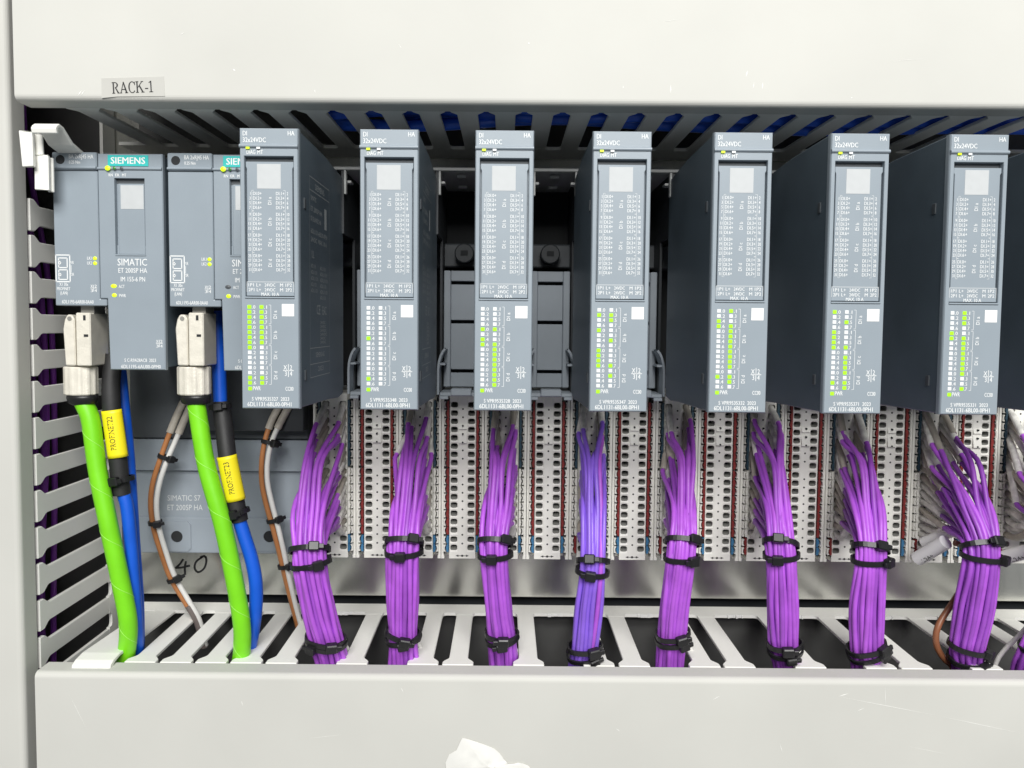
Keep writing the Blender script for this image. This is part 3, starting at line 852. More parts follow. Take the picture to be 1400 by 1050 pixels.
pr.rect(42, 24, 46, 33)
pr.build("flank_lettering", M['printside'], mod, om)

led = MB().box(-2.55 * K, 2.55 * K, -.16, .1, -2.45 * K, 2.45 * K, .06)
led_on = led.build("status_light", M['green_on']); led_off = led.build("status_light", M['led_off']); led_lime = led.build("status_light", M['lime_on'])
patL = [
    ("gggggggggwwwwwgg", "ggggggggwwwwwwgg"),
    ("wwwwwwgwwwwwwwgw", "wwwwwwwwwwwwwwww"),
    ("wwwwgwggwwwwwwww", "wwwwgwwggggggggg"),
    ("wgwwgwwwggggwwww", "wggwwwgwwwwgwgww"),
    ("wwggwwwwwwwwwgww", "gwwgggggggggwggw"),
    ("gwwwggggwwwwwwgw", "wwgwwwwgwggggwgg"),
    ("wwwwggwwwwwwwwww", "gggwwggggggggwwg"),
    ("wwwwwwwwwwwwwwww", "wwwwwwwwwwwwwwww")]
serial = ["VPR9535327", "VPR9535348", "VPR9535328", "VPR9535347", "VPR9535332", "VPR9535371", "VPR9535331", ""]
mlab = ["leftmost tall input module, the top halves of both its channel light columns green",
        "tall grey input module with just two green channel lights, both in its left column",
        "tall input module seen straight on, lower half of its right light column green",
        "tall input module with exactly four neighbouring green lights low in its left column",
        "tall input module whose right light column is mostly green from its top light down",
        "tall input module with its top left channel light and a run of four green",
        "rightmost tall input module whose whole face shows, three green lights atop its right column",
        "dark grey flank of an input module cut off by the right edge of the photo"]
mx = [328.6, 491.8, 648.6, 808.2, 972.5, 1131.2, 1292.8, 1455.5]
mods = []
for i, px in enumerate(mx):
    xc = P(px, 365, YM).x + WM / 2
    o = mod if i == 0 else clone(mod)
    o.location = Vector((xc, YM, om[2])) * S
    o['label'] = mlab[i]
    mods.append(o)
def place_led(src, parent, u, v):
    c = src.copy(); C.objects.link(c); c.parent = parent
    q = fp(u, v, YM); c.location = (Vector(q) - Vector(om)) * S
    return c
for i, o in enumerate(mods):
    for col, u in ((0, 11.8), (1, 28.3)):
        for r_ in range(16):
            on = patL[i][col][r_] == 'g'
            c = place_led(led_on if on else led_off, o, u, 240.3 + 6.9 * r_)
            c['label'] = "lit green channel light" if on else "unlit white channel light"
    place_led(led_on, o, 11.8, 351.8)['label'] = "lit green power light"
    c = place_led(led_lime, o, 12, 26.3); c.location.y -= .0005; c['label'] = "lit lime diagnostic light"
    c = place_led(led_off, o, 26.2, 26.3); c.location.y -= .0005
    if serial[i]:
        pr = Print(lambda u, v: fp(u, v, YM - .05), .05)
        pr.text("S " + serial[i] + "  2023", 39.5, 368.3, 5.0, width=51, align='c', bold=.012)
        pr.build("serial_lettering", M['print'], o, om)
for l in (led_on, led_off, led_lime): bpy.data.objects.remove(l)

# ------------------------------------------------------------------ interface modules (bus adapter + head module)
YI = 347.0
KI = YI / F
def make_interface(pxl, act_on, label):
    x0 = P(pxl, 355, YI).x; zt = P(150, 208.5, YI).z
    t = thing("interface_module", label, "module", (x0, YI, zt - 98), "interface modules at the left end")
    og = (x0, YI, zt - 98)
    def ip(u, v, y): return (x0 + u * KI, y, zt - v * KI)      # u, v in photo pixels from the top left
    def bx(mb, u0, v0, u1, v1, ya, yb, c=.3): 
        a, b = ip(u0, v0, 0), ip(u1, v1, 0); return mb.box(a[0], b[0], ya, yb, b[2], a[2], c)
    bx(MB(), 0, 0, 60.6, 24.0, YI - .5, YI + 9, .5).build("adapter_cap", M['face'], t, og)
    ad = MB()
    poly = [(0, 24.8), (60.6, 24.8), (60.6, 197.5), (70.0, 197.5), (70.0, 206.5), (0, 206.5)]
    ad.prism([(ip(u, v, 0)[0], ip(u, v, 0)[2]) for u, v in poly], 'y', YI, YI + 9)
    ad.build("bus_adapter", M['face'], t, og, bevel=.35)
    bx(MB(), .6, .6, 60, 206, YI + 9.05, 396, .3).build("adapter_body", M['body'], t, og)
    rp_ = []
    for k in range(9):
        a = math.pi * k / 8; rp_.append((YI - .3 - .9 * math.sin(a), ip(0, 21, 0)[2] + .7 * math.cos(a)))
    MB().prism(rp_, 'x', ip(.5, 0, 0)[0], ip(60.1, 0, 0)[0]).build("cap_ridge", M['face'], t, og)
    c = ip(11.7, 10.2, 0)
    MB().cyl((c[0], c[2]), 6.1 * KI, 'y', YI - .56, YI - .3, 24).build("screw_hole", M['hole'], t, og)
    # head module with sunken strip window
    hm = MB()
    def lp_(u0, v0, u1, v1, y): return [ip(u0, v0, y), ip(u1, v0, y), ip(u1, v1, y), ip(u0, v1, y)]
    A = (61.4, 1.5, 149.0, 293.5)
    wn = (83.5, 34, 124.5, 137)
    O = [(61.4, 1.5), (149, 1.5), (149, 293.5), (73.2, 293.5), (71.2, 196.6), (61.4, 196.6)]
    I = [(62.6, 2.7), (147.8, 2.7), (147.8, 292.3), (74.4, 292.3), (72.2, 195.4), (62.6, 195.4)]
    yf = YI - .2
    vs = [ip(u, v, YI + 2.5) for u, v in O] + [ip(u, v, yf + .45) for u, v in O] + [ip(u, v, yf) for u, v in I]
    fs = [(i * 6 + j, i * 6 + (j + 1) % 6, (i + 1) * 6 + (j + 1) % 6, (i + 1) * 6 + j) for i in (0, 1) for j in range(6)]
    hm.add(vs, fs)
    for (u0, v0, u1, v1) in ((62.6, 2.7, wn[0], 195.4), (wn[2], 2.7, 147.8, 195.4), (wn[0], 2.7, wn[2], wn[1]), (wn[0], wn[3], wn[2], 195.4)):
        hm.add(lp_(u0, v0, u1, v1, yf), [(0, 1, 2, 3)])
    hm.add([ip(72.2, 195.4, yf), ip(147.8, 195.4, yf), ip(147.8, 292.3, yf), ip(74.4, 292.3, yf)], [(0, 1, 2, 3)])
    w2 = (wn[0] + .5, wn[1] + .5, wn[2] - .5, wn[3] - .5)
    vs = lp_(*wn, yf) + lp_(*w2, YI + 2); fs = [(j, (j + 1) % 4, 4 + (j + 1) % 4, 4 + j) for j in range(4)] + [(4, 5, 6, 7)]
    hm.add(vs, fs)
    hm.build("head_module", M['face'], t, og)
    a = ip(73.6, 4, 0); b = ip(148.5, 290, 0)
    MB().box(a[0], b[0], YI + 2.55, 396, b[2], a[2], .3).build("head_body", M['body'], t, og)
    rp_ = [(y + .2, z - ip(0, 21, 0)[2] + ip(0, 21.5, 0)[2]) for y, z in rp_]
    MB().prism(rp_, 'x', ip(62, 0, 0)[0], ip(148.3, 0, 0)[0]).build("front_ridge", M['face'], t, og)
    sp = MB(); bx(sp, 87, 41, 122.5, 136, YI + .8, YI + 1.9, .15); bx(sp, 84.3, 124, 86.9, 136, YI + .9, YI + 1.9, .1); bx(sp, 122.6, 124, 124, 136, YI + .9, YI + 1.9, .1)
    sp.build("label_strip", M['face'], t, og)
    bx(MB(), 84.2, 34.6, 124, 40.6, YI + 1.75, YI + 1.95, 0).build("label_slot_shade", M['slot'], t, og)  # slot shade painted as a dark plate
    bx(MB(), 83.5, 136.4, 125, 138.4, YI - .55, YI + .2, .12).build("window_sill", M['face'], t, og)
    bx(MB(), 90.5, 43, 121.5, 75, YI + .68, YI + .85, 0).build("blank_patch", M['patch'], t, og)
    bo = bx(MB(), 75.5, 3.6, 130.2, 18.3, YI - .5, YI - .1, .1).build("brand_badge", M['teal'], t, og)
    pr = Print(lambda u, v: ip(u, v, YI - .56))
    pr.text("SIEMENS", 102.8, 15.2, 8.6, width=46, align='c'); pr.fn = lambda u, v: ip(u + .55, v - .2, YI - .58); pr.text("SIEMENS", 102.8, 15.2, 8.6, width=46, align='c')
    pr.build("badge_lettering", M['white'], bo, og)
    pr = Print(lambda u, v: ip(u, v, YI - .27), .05)
    pr.text("SIMATIC", 86, 151.5, 9.2, width=40, bold=.004); pr.text("ET 200SP HA", 87, 161.3, 6.4, width=39, bold=.004); pr.text("IM 155-6 PN", 90, 173, 6.2, width=33, bold=.004)
    pr.text("RN", 76.2, 32, 3.8, width=5.5); pr.text("ER", 85.2, 32, 3.8, width=5.5); pr.text("MT", 94.4, 32, 3.8, width=5.5)
    pr.text("ACT", 87, 182, 4.2, width=8); pr.text("PWR", 87.5, 194.4, 4.2, width=9)
    pr.text("S C-R9A28AC8  2023", 93, 282.5, 4.6, width=43, bold=.01); pr.text("6DL1195-6AU00-0PM0", 88.5, 291.3, 4.8, width=54, bold=.006)
    pr.line(141, 252, 141, 262, .8); pr.line(136.6, 257, 145.6, 257, .7)
    for t_, u, v in (("X", 136.6, 256.2), ("2", 142.2, 256.2), ("3", 136.8, 262.6), ("4", 142.2, 262.6)): pr.text(t_, u, v, 4, width=3.2)
    pr.build("head_lettering", M['print'], t, og)
    pr = Print(lambda u, v: ip(u, v, YI - .55), .05)
    pr.text("BA 2xRJ45 HA", 23.4, 8.6, 5.4, width=33, bold=.006); pr.text("0.25 Nm", 23.4, 15.6, 4.2, width=15, bold=.006)
    pr.build("cap_lettering", M['print'], t, og)
    pr = Print(lambda u, v: ip(u, v, YI - .05), .05)
    for (u0, v0, u1, v1, t_) in ((1.8, 138, 20.8, 174, 1.5), (5.6, 142, 17.2, 155, 1.4), (5.6, 158, 17.2, 171, 1.4)):
        for q in ((u0, v0, u1, v0), (u0, v1, u1, v1), (u0, v0, u0, v1), (u1, v0, u1, v1)): pr.line(*q, t_)
    for v0 in (148.5, 164.5):
        pr.line(5.6, v0 - 3, 9, v0, 1.2); pr.line(9, v0, 5.6, v0 + 3, 1.2)
    pr.text("P1R", 20.6, 150, 4, width=5.6); pr.text("P2R", 20.6, 166, 4, width=5.6); pr.line(22.6, 151.5, 22.6, 161.5, .6)
    pr.text("X1 30x", 6, 179.8, 4.4, width=12, bold=.006); pr.text("PROFINET", 2.6, 185.6, 4.2, width=18, bold=.006); pr.text("(LAN)", 7, 191.4, 4.2, width=10, bold=.006)
    pr.text("LK1", 44.5, 144, 4.2, width=6.5, bold=.01); pr.text("LK2", 44.5, 150.5, 4.2, width=6.5, bold=.01)
    pr.line(52.5, 178, 52.5, 187, .7); pr.line(48.2, 182.4, 57, 182.4, .6)
    for t_, u, v in (("X", 48.2, 181.8), ("2", 53.6, 181.8), ("3", 48.4, 187.8), ("4", 53.6, 187.8)): pr.text(t_, u, v, 4, width=3.2)
    pr.text("6DL1193-6AR00-0AA0", 9, 203.6, 4.8, width=43, bold=.006)
    pr.build("adapter_lettering", M['print'], t, og)
    def dot(u, v, ru, rv, m, lab_, y=YI - .25):
        c = ip(u, v, 0); mb = MB()
        vs_ = [(c[0] + ru * KI * math.cos(2 * math.pi * k / 14), y, c[2] + rv * KI * math.sin(2 * math.pi * k / 14)) for k in range(14)]
        mb.add(vs_ + [(c[0], y - .3, c[2])], [(k, (k + 1) % 14, 14) for k in range(14)])
        q = mb.build("status_light", m, t, og); q['label'] = lab_
    dot(76.4, 21.4, 3.8, 3.4, M['lime_on'], "lit lime status light", YI - 1.2); dot(85.4, 21.4, 2.2, 2.2, M['green_dim'], "dim green status light", YI - 1.2); dot(95, 21.4, 2.2, 2.2, M['slot'], "dark status light", YI - 1.2)
    dot(80.3, 179.4, 4.2, 2.8, M['lime_on'] if act_on else M['slot'], "lit lime activity light" if act_on else "dark activity light"); dot(80.8, 191.8, 3.4, 2.8, M['lime_on'], "lit lime power light")
    dot(55.2, 142.2, 2.8, 2.6, M['lime_on'], "upper lime link light", YI - .1); dot(55.2, 148.8, 2.8, 2.6, M['lime_on'], "lower lime link light", YI - .1)
    return t
make_interface(74.5, True, "grey interface module at the far left with its whole teal badge showing")
make_interface(231.0, False, "grey interface module half hidden behind the first tall input module")

# plate behind the interface modules
YB = 408.0
XI0 = P(184, 700, YB).x; XI1 = P(424, 700, YB).x
zA, zB, zC, zD, zE = (P(300, y, YB).z for y in (480, 600, 643, 708, 757))
ic = thing("interface_carrier", "grey base plate with two screw plates behind the brown and white wires", "base plate", (XI0, YB, zE))
oi = (XI0, YB, zE)
MB().box(XI0, XI1, YB - 3, YB + 18, zB + .5, zA + 40, .5).build("upper_body", M['slot'], ic, oi)  # dark colour paints in the shade under the interface modules
MB().prism([(YB - 3.5, zB), (YB - 2, zC + .2), (YB + 1, zC - .5), (YB + 1, zE), (YB + 18, zE), (YB + 18, zB)], 'x', XI0, XI1).build("lower_body", M['base'], ic, oi)
MB().box(XI0 + .5, XI1, YB - .2, YB + 1.2, zE + .3, zD, .4).build("foot_strip", M['base'], ic, oi)
MB().box(P(208, 560, 350).x, XI1, 396, YB - 3.2, zB + 6, zA + 40, .5).build("shaded_socket_row", M['dark'], ic, oi)  # the same shade painted into the row's colour
for px0 in (222.5, 349):
    a = P(px0, 712.5, YB - .4); b = P(px0 + 39, 754, YB - .4); c = P(px0 + 19.5, 733.5, YB - .4)
    # square plate with a round hole
    sp = MB(); n_ = 24; hr = 3.2
    sq = []; ci = []
    for k in range(n_):
        al = 2 * math.pi * (k + .5) / n_; ca, sa = math.cos(al), math.sin(al); m_ = max(abs(ca), abs(sa))
        sq.append(((a.x + b.x) / 2 + ca / m_ * (b.x - a.x) / 2, (a.z + b.z) / 2 + sa / m_ * (a.z - b.z) / 2)); ci.append((c.x + hr * ca, c.z + hr * sa))
    y0_ = YB - .75
    sp.add([(p[0], y0_, p[1]) for p in sq] + [(p[0], y0_, p[1]) for p in ci] + [(p[0], YB + 6, p[1]) for p in ci] + [(p[0], YB, p[1]) for p in sq],
           [(k, (k + 1) % n_, n_ + (k + 1) % n_, n_ + k) for k in range(n_)] + [(n_ + k, n_ + (k + 1) % n_, 2 * n_ + (k + 1) % n_, 2 * n_ + k) for k in range(n_)] + [(k, (k + 1) % n_, 3 * n_ + (k + 1) % n_, 3 * n_ + k) for k in range(n_)])
    so = sp.build("screw_plate", M['base'], ic, oi)
    MB().cyl((c.x, c.z), hr - .02, 'y', YB - .26, YB - .22, 24).build("screw_hole", M['hole'], so, oi)
pr = Print(lambda u, v: P(u, v, YB + .85))
pr.text("SIMATIC S7", 229, 684.5, 7.4, width=45, bold=0.0); pr.text("ET 200SP HA", 229, 697.5, 7.4, width=48, bold=0.0)
pr.build("plate_lettering", M['printdim'], ic, oi)

# ------------------------------------------------------------------ cable ties
def ring_strap(mb, c, ax, ay, az, a, b, wd, th=.85, n=28):
    """band round centre c; ax, ay span its plane, az is the band's width direction"""
    vs = []
    for k in range(n):
        t_ = 2 * math.pi * k / n; co, si = math.cos(t_), math.sin(t_)
        wob = 1 + .025 * math.sin(5 * t_ + 1.3)
        for (rr, h_) in ((0, -wd / 2), (th, -wd / 2), (th, wd / 2), (0, wd / 2)):
            vs.append(c + ax * ((a * wob + rr) * co) + ay * ((b * wob + rr) * si) + az * h_)
    fs = []
    for k in range(n):
        for j in range(4):
            fs.append((k * 4 + j, ((k + 1) % n) * 4 + j, ((k + 1) % n) * 4 + (j + 1) % 4, k * 4 + (j + 1) % 4))
    mb.add(vs, fs)
def obox(mb, c, ax, ay, az, hx, hy, hz, ch=.35):
    t_ = MB().box(-hx, hx, -hy, hy, -hz, hz, ch)
    mb.add([c + ax * p[0] + ay * p[1] + az * p[2] for p in t_.v], t_.f)
def tie(parent, org, c, d, a, b, tilt=0.0, head_ang=-90, hs=1.0, wd=2.5, flip=1):
    """strap round direction d (down the bundle); head at head_ang degrees (-90 = facing the viewer)"""
    d = d.normalized()
    ax = Vector((1, 0, 0)); ax = (ax - d * ax.dot(d)).normalized()
    ay = d.cross(ax); ay = -ay if ay.y < 0 else ay
    R_ = Matrix.Rotation(math.radians(tilt), 3, ay)
    ax2 = R_ @ ax; az = R_ @ d
    mb = MB(); ring_strap(mb, c, ax2, ay, az, a, b, wd)
    o = mb.build("cable_tie", M['black'], parent, org)
    t_ = math.radians(head_ang)
    hp = c + ax2 * ((a + 1.3) * math.cos(t_)) + ay * ((b + 1.3) * math.sin(t_))
    nrm = (ax2 * math.cos(t_) / a + ay * math.sin(t_) / b).normalized(); tg = az.cross(nrm).normalized()
    h = MB(); obox(h, hp, tg, nrm, az, 2.5 * hs, 1.7 * hs, 2.2 * hs, .5)
    obox(h, hp - tg * (3.2 * hs * flip) + nrm * .5, tg, nrm, az, 1.4 * hs, .6 * hs, 1.1 * hs, .2)
    ho = h.build("tie_head", M['black'], o, org)
    g = MB(); obox(g, hp + nrm * (1.75 * hs), tg, nrm, az, 1.0 * hs, .15, 1.0 * hs, .05)
    g.mi = [0] * len(g.mi)
    return o

# ------------------------------------------------------------------ purple wire bundles
def bundle(idx, k, secs, ties, label, colour, nsk=0, seed=0, sl=1.0, extra=None):
    R_ = random.Random(100 + idx + seed)
    C0 = []
    for (py, pl_, pr_, Y) in secs:
        c = P((pl_ + pr_) / 2, py, Y); C0.append((c, (pr_ - pl_) / 2 * Y / F))
    top = C0[0][0]
    t = thing("wire_bundle", label, "wire bundle", tuple(C0[-1][0]), "purple wire bundles tied with black cable ties")
    og = tuple(C0[-1][0])
    wr = 1.2
    holes = [(sx(k) + cx + R_.uniform(-.2, .2), r, ZR[r]) for r in range(0, 16) for cx in (-4.55, 4.55)]
    if nsk: R_.shuffle(holes); holes = holes[nsk:]
    # cross-section spots: front ones for the upper rows
    N_ = len(holes); spots = []
    for i in range(N_):
        rr = math.sqrt((i + .5) / N_); th = i * 2.399963
        spots.append((rr * math.cos(th), rr * math.sin(th)))
    spots.sort(key=lambda p: p[1])
    holes.sort(key=lambda h_: h_[1])
    for g0 in range(0, N_, 5):                            # within a layer keep left with left
        seg = sorted(spots[g0:g0 + 5]); hs_ = sorted(holes[g0:g0 + 5])
        spots[g0:g0 + 5] = seg; holes[g0:g0 + 5] = hs_
    for (hx, r, hz), (sa, sb) in zip(holes, spots):
        hole = Vector((hx, YT + 2.5, hz))
        path = []
        joined = False
        secp = []
        for (c, hw) in C0:
            e = max(.5, hw - wr)
            p = c + Vector((sa * e + R_.uniform(-.6, .6), sb * e * .66 + R_.uniform(-.55, .55), 0))
            secp.append(p)
        lim = max(hz - (13 if r > 2 else 20), secp[2].z + .5)
        use = [p for p in secp if p.z < lim]
        nxt = use[0]
        dirn = (nxt - hole).normalized()
        ln = (16.0 + R_.uniform(-3, 4)) * sl
        side = R_.uniform(-.05, .30) if hx > sx(k) else R_.uniform(-.30, .05)
        if side * dirn.x < 0: side *= .4
        if r < 7:
            ln += -2.0 + R_.uniform(-3, 4)
            out = Vector((dirn.x * .45 + side * .8, -.80 + R_.uniform(-.12, .12), -.52 + R_.uniform(-.16, .16)))
        else:
            out = Vector((dirn.x * .5 + side * .5, -1.0, max(-.34, dirn.z * .5) + R_.uniform(-.1, .08)))
        out.normalize()
        s0 = hole; s1 = hole + out * (ln * .5); s2 = hole + out * ln + Vector((0, 0, -.06 * ln))
        blend = (out * .7 + (nxt - s2).normalized() * .5).normalized()
        s2.z = max(s2.z, secp[2].z + 3)
        keep_ = [p for p in secp[:2] if p.z < s2.z - 6] + secp[2:]
        pts = [s1, s2, s2 + blend * 4.0] + keep_
        if len(pts) < 5: pts = [s1, s2] + use
        q = spline(pts, 34 if len(use) > 4 else 26)
        mcol = colour[R_.randrange(len(colour))]
        o = MB().tube(q, wr, 9).build("wire", M[mcol], t, og, recalc=False)
        sq = spline([s0, s1, s2], 8)
        MB().tube(sq, 1.65, 10).build("marker_sleeve", M['sleeve' if R_.random() < .66 else 'sleeve_t'], o, og, recalc=False)
    # centre line for the ties
    def at(py):
        for i in range(len(secs) - 1):
            a_, b_ = secs[i], secs[i + 1]
            if a_[0] <= py <= b_[0]:
                f = (py - a_[0]) / (b_[0] - a_[0])
                return C0[i][0].lerp(C0[i + 1][0], f), C0[i][1] + (C0[i + 1][1] - C0[i][1]) * f, C0[i + 1][0] - C0[i][0]
    for (py, tilt, hang, hs, flip) in ties:
        c, hw, d = at(py)
        tie(t, og, c, d, hw + .25, hw * .66 + .6, tilt, hang, hs, 2.4, flip)
    if extra: extra(t, og)
    return t

def secs_of(c_top, c_tie, ytie, rest):
    return [(628, c_top[0], c_top[1], 374), (690, *(c_tie[2:4] if len(c_tie) > 2 else c_tie[:2]), 362), (ytie, c_tie[0], c_tie[1], 351)] + rest
lblB = ["leftmost purple wire bundle, leaning right into the bottom duct",
        "second purple wire bundle from the left, under the gap between the first two input modules",
        "third purple wire bundle from the left, straight below the middle input module",
        "bluish violet wire bundle, the only one of that tint, fourth from the left",
        "fifth purple wire bundle from the left, just right of the bluish violet one",
        "sixth purple wire bundle from the left, with white sleeves low on its left",
        "seventh purple wire bundle from the left, with white sleeves fanning out on its left",
        "purple wire bundle with long white sleeves and a brown wire looping at its left",
        "purple wire bundle cut off by the right edge of the photo"]
PU = ['purple', 'purple', 'purple2']
bundle(0, -4, secs_of((404, 458), (397, 449, 398, 452), 757, [(830, 409, 460, 352), (872, 419, 471, 356), (915, 430, 484, 362), (965, 442, 490, 372)]),
       [(752, 1, -70, 1, 1), (769, -2, -60, 1, -1), (872, 16, -65, 1.05, 1), (877, 13, -125, .95, -1)], lblB[0], PU)
bundle(1, -2, secs_of((536, 590), (528, 576, 531, 584), 745, [(820, 526, 576, 353), (868, 528, 574, 357), (915, 528, 579, 363), (965, 530, 580, 372)]),
       [(742, 0, -60, 1, 1), (754, -3, -95, 1, -1), (866, 14, -80, 1.05, 1), (870, -12, -85, 1, 1)], lblB[1], PU)
bundle(2, 0, secs_of((658, 710), (654, 698, 656, 704), 748, [(830, 661, 703, 353), (868, 665, 707, 357), (915, 668, 712, 363), (965, 668, 712, 372)]),
       [(742, 0, -55, 1, 1), (758, 2, -100, 1, -1), (866, 8, -85, 1.05, -1), (872, -7, -90, 1, -1)], lblB[2], PU)
bundle(3, 2, secs_of((788, 832), (790, 831, 790, 832), 772, [(830, 782, 827, 353), (888, 777, 821, 357), (915, 772, 817, 363), (965, 770, 815, 372)]),
       [(767, 0, -105, 1, 1), (781, 2, -100, 1, -1), (884, -8, -65, 1.1, 1), (893, -14, -60, 1, 1)], lblB[3], ['violet'] * 9 + ['purple'], 2)
bundle(4, 4, secs_of((913, 958), (911, 955, 913, 955), 748, [(830, 901, 945, 353), (868, 898, 941, 357), (915, 896, 938, 363), (965, 894, 935, 372)]),
       [(741, 0, -60, 1, 1), (762, -6, -60, 1, -1), (866, -10, -70, 1.05, 1), (874, -6, -60, 1, 1)], lblB[4], PU)
bundle(5, 6, secs_of((1036, 1078), (1046, 1090, 1040, 1084), 750, [(830, 1046, 1095, 353), (885, 1051, 1095, 357), (915, 1056, 1098, 363), (965, 1058, 1100, 372)]),
       [(743, 6, -110, 1, 1), (759, 1, -115, 1, -1), (880, 4, -95, 1.05, 1), (888, 8, -85, 1, 1)], lblB[5], PU)
bundle(6, 8, secs_of((1150, 1206), (1168, 1213, 1158, 1212), 752, [(830, 1161, 1211, 353), (888, 1160, 1209, 357), (915, 1164, 1207, 363), (965, 1164, 1206, 372)]),
       [(750, 3, -75, 1, 1), (765, -2, -45, 1, -1), (884, -12, -55, 1.05, 1), (890, -10, -50, 1, 1)], lblB[6], PU, 0, 0, 1.15)
def brown_loop(t, og):
    q = spline([P(1305, 742, 372), P(1318, 750, 372), P(1322, 790, 372), P(1305, 820, 366), P(1283, 855, 362), P(1280, 880, 362), P(1290, 900, 364), P(1302, 912, 368), P(1310, 940, 374)], 40)
    MB().tube(q, 1.5, 10).build("brown_wire", M['brown'], t, og, recalc=False)
    wide(P(1263, 742, 392), P(1312, 722, 374), t, og, None)
    wide(P(1254, 764, 386), P(1293, 741, 372), t, og, "L24+")
def wide(a, b, t, og, txt):
    so = MB().tube(spline([a, a.lerp(b, .5), b], 6), 3.5 if txt else 2.8, 14).build("wide_sleeve", M['white'], t, og, recalc=False)
    dirv = (b - a).normalized(); up = dirv.cross(Vector((0, -1, 0))).normalized()
    if up.z < 0: up = -up
    nv = up.cross(dirv); nv = -nv if nv.y > 0 else nv
    def fn(u, v):
        ang = v / 3.56
        return a + dirv * u + nv * (3.56 * math.cos(ang)) - up * (3.56 * math.sin(ang))
    if not txt: return
    pr_ = Print(fn); pr_.text("L24+", 4, 1.0, 2.4, width=7); pr_.build("sleeve_lettering", M['ink'], so, og)
bundle(7, 10, secs_of((1270, 1345), (1318, 1369, 1292, 1357), 750, [(830, 1305, 1363, 353), (888, 1298, 1347, 357), (915, 1300, 1345, 363), (965, 1300, 1342, 372)]),
       [(746, 0, -70, 1.05, -1), (760, 2, -40, 1, 1), (884, 8, -40, 1, 1), (898, 13, -60, .95, 1)], lblB[7], PU, 0, 0, 1.5, brown_loop)
bundle(8, 12, secs_of((1392, 1450), (1432, 1480, 1412, 1468), 750, [(830, 1415, 1465, 353), (888, 1394, 1440, 357), (915, 1384, 1430, 363), (965, 1380, 1425, 372)]),
       [(746, 0, -70, 1.05, -1), (880, -30, -100, 1, 1)], lblB[8], PU, 0, 0, 1.5, lambda t, og: wide(P(1374, 762, 386), P(1420, 750, 372), t, og, "L24+"))

# stray thin grey wires dropping into the bottom duct beside the bundles
for (x0, y0, x1, y1, n_) in ((462, 868, 486, 906, "first"), (568, 872, 581, 900, "second"), (700, 878, 717, 915, "third"), (932, 866, 957, 912, "fifth"), (1087, 878, 1103, 916, "sixth"), (1400, 862, 1362, 905, "last")):
    q = spline([P(x0 - (x1 - x0) * .3, y0 - 14, 366), P(x0, y0, 368), P(x1, y1, 372), P(x1 + 6, y1 + 40, 376)], 14)
    o = MB().tube(q, 1.1, 8).build("grey_wire", M['wire_w'])
    tag(o, "thin pale grey wire slipping into the bottom duct beside the %s purple bundle" % n_, "wire", "thin grey wires beside the bundles")

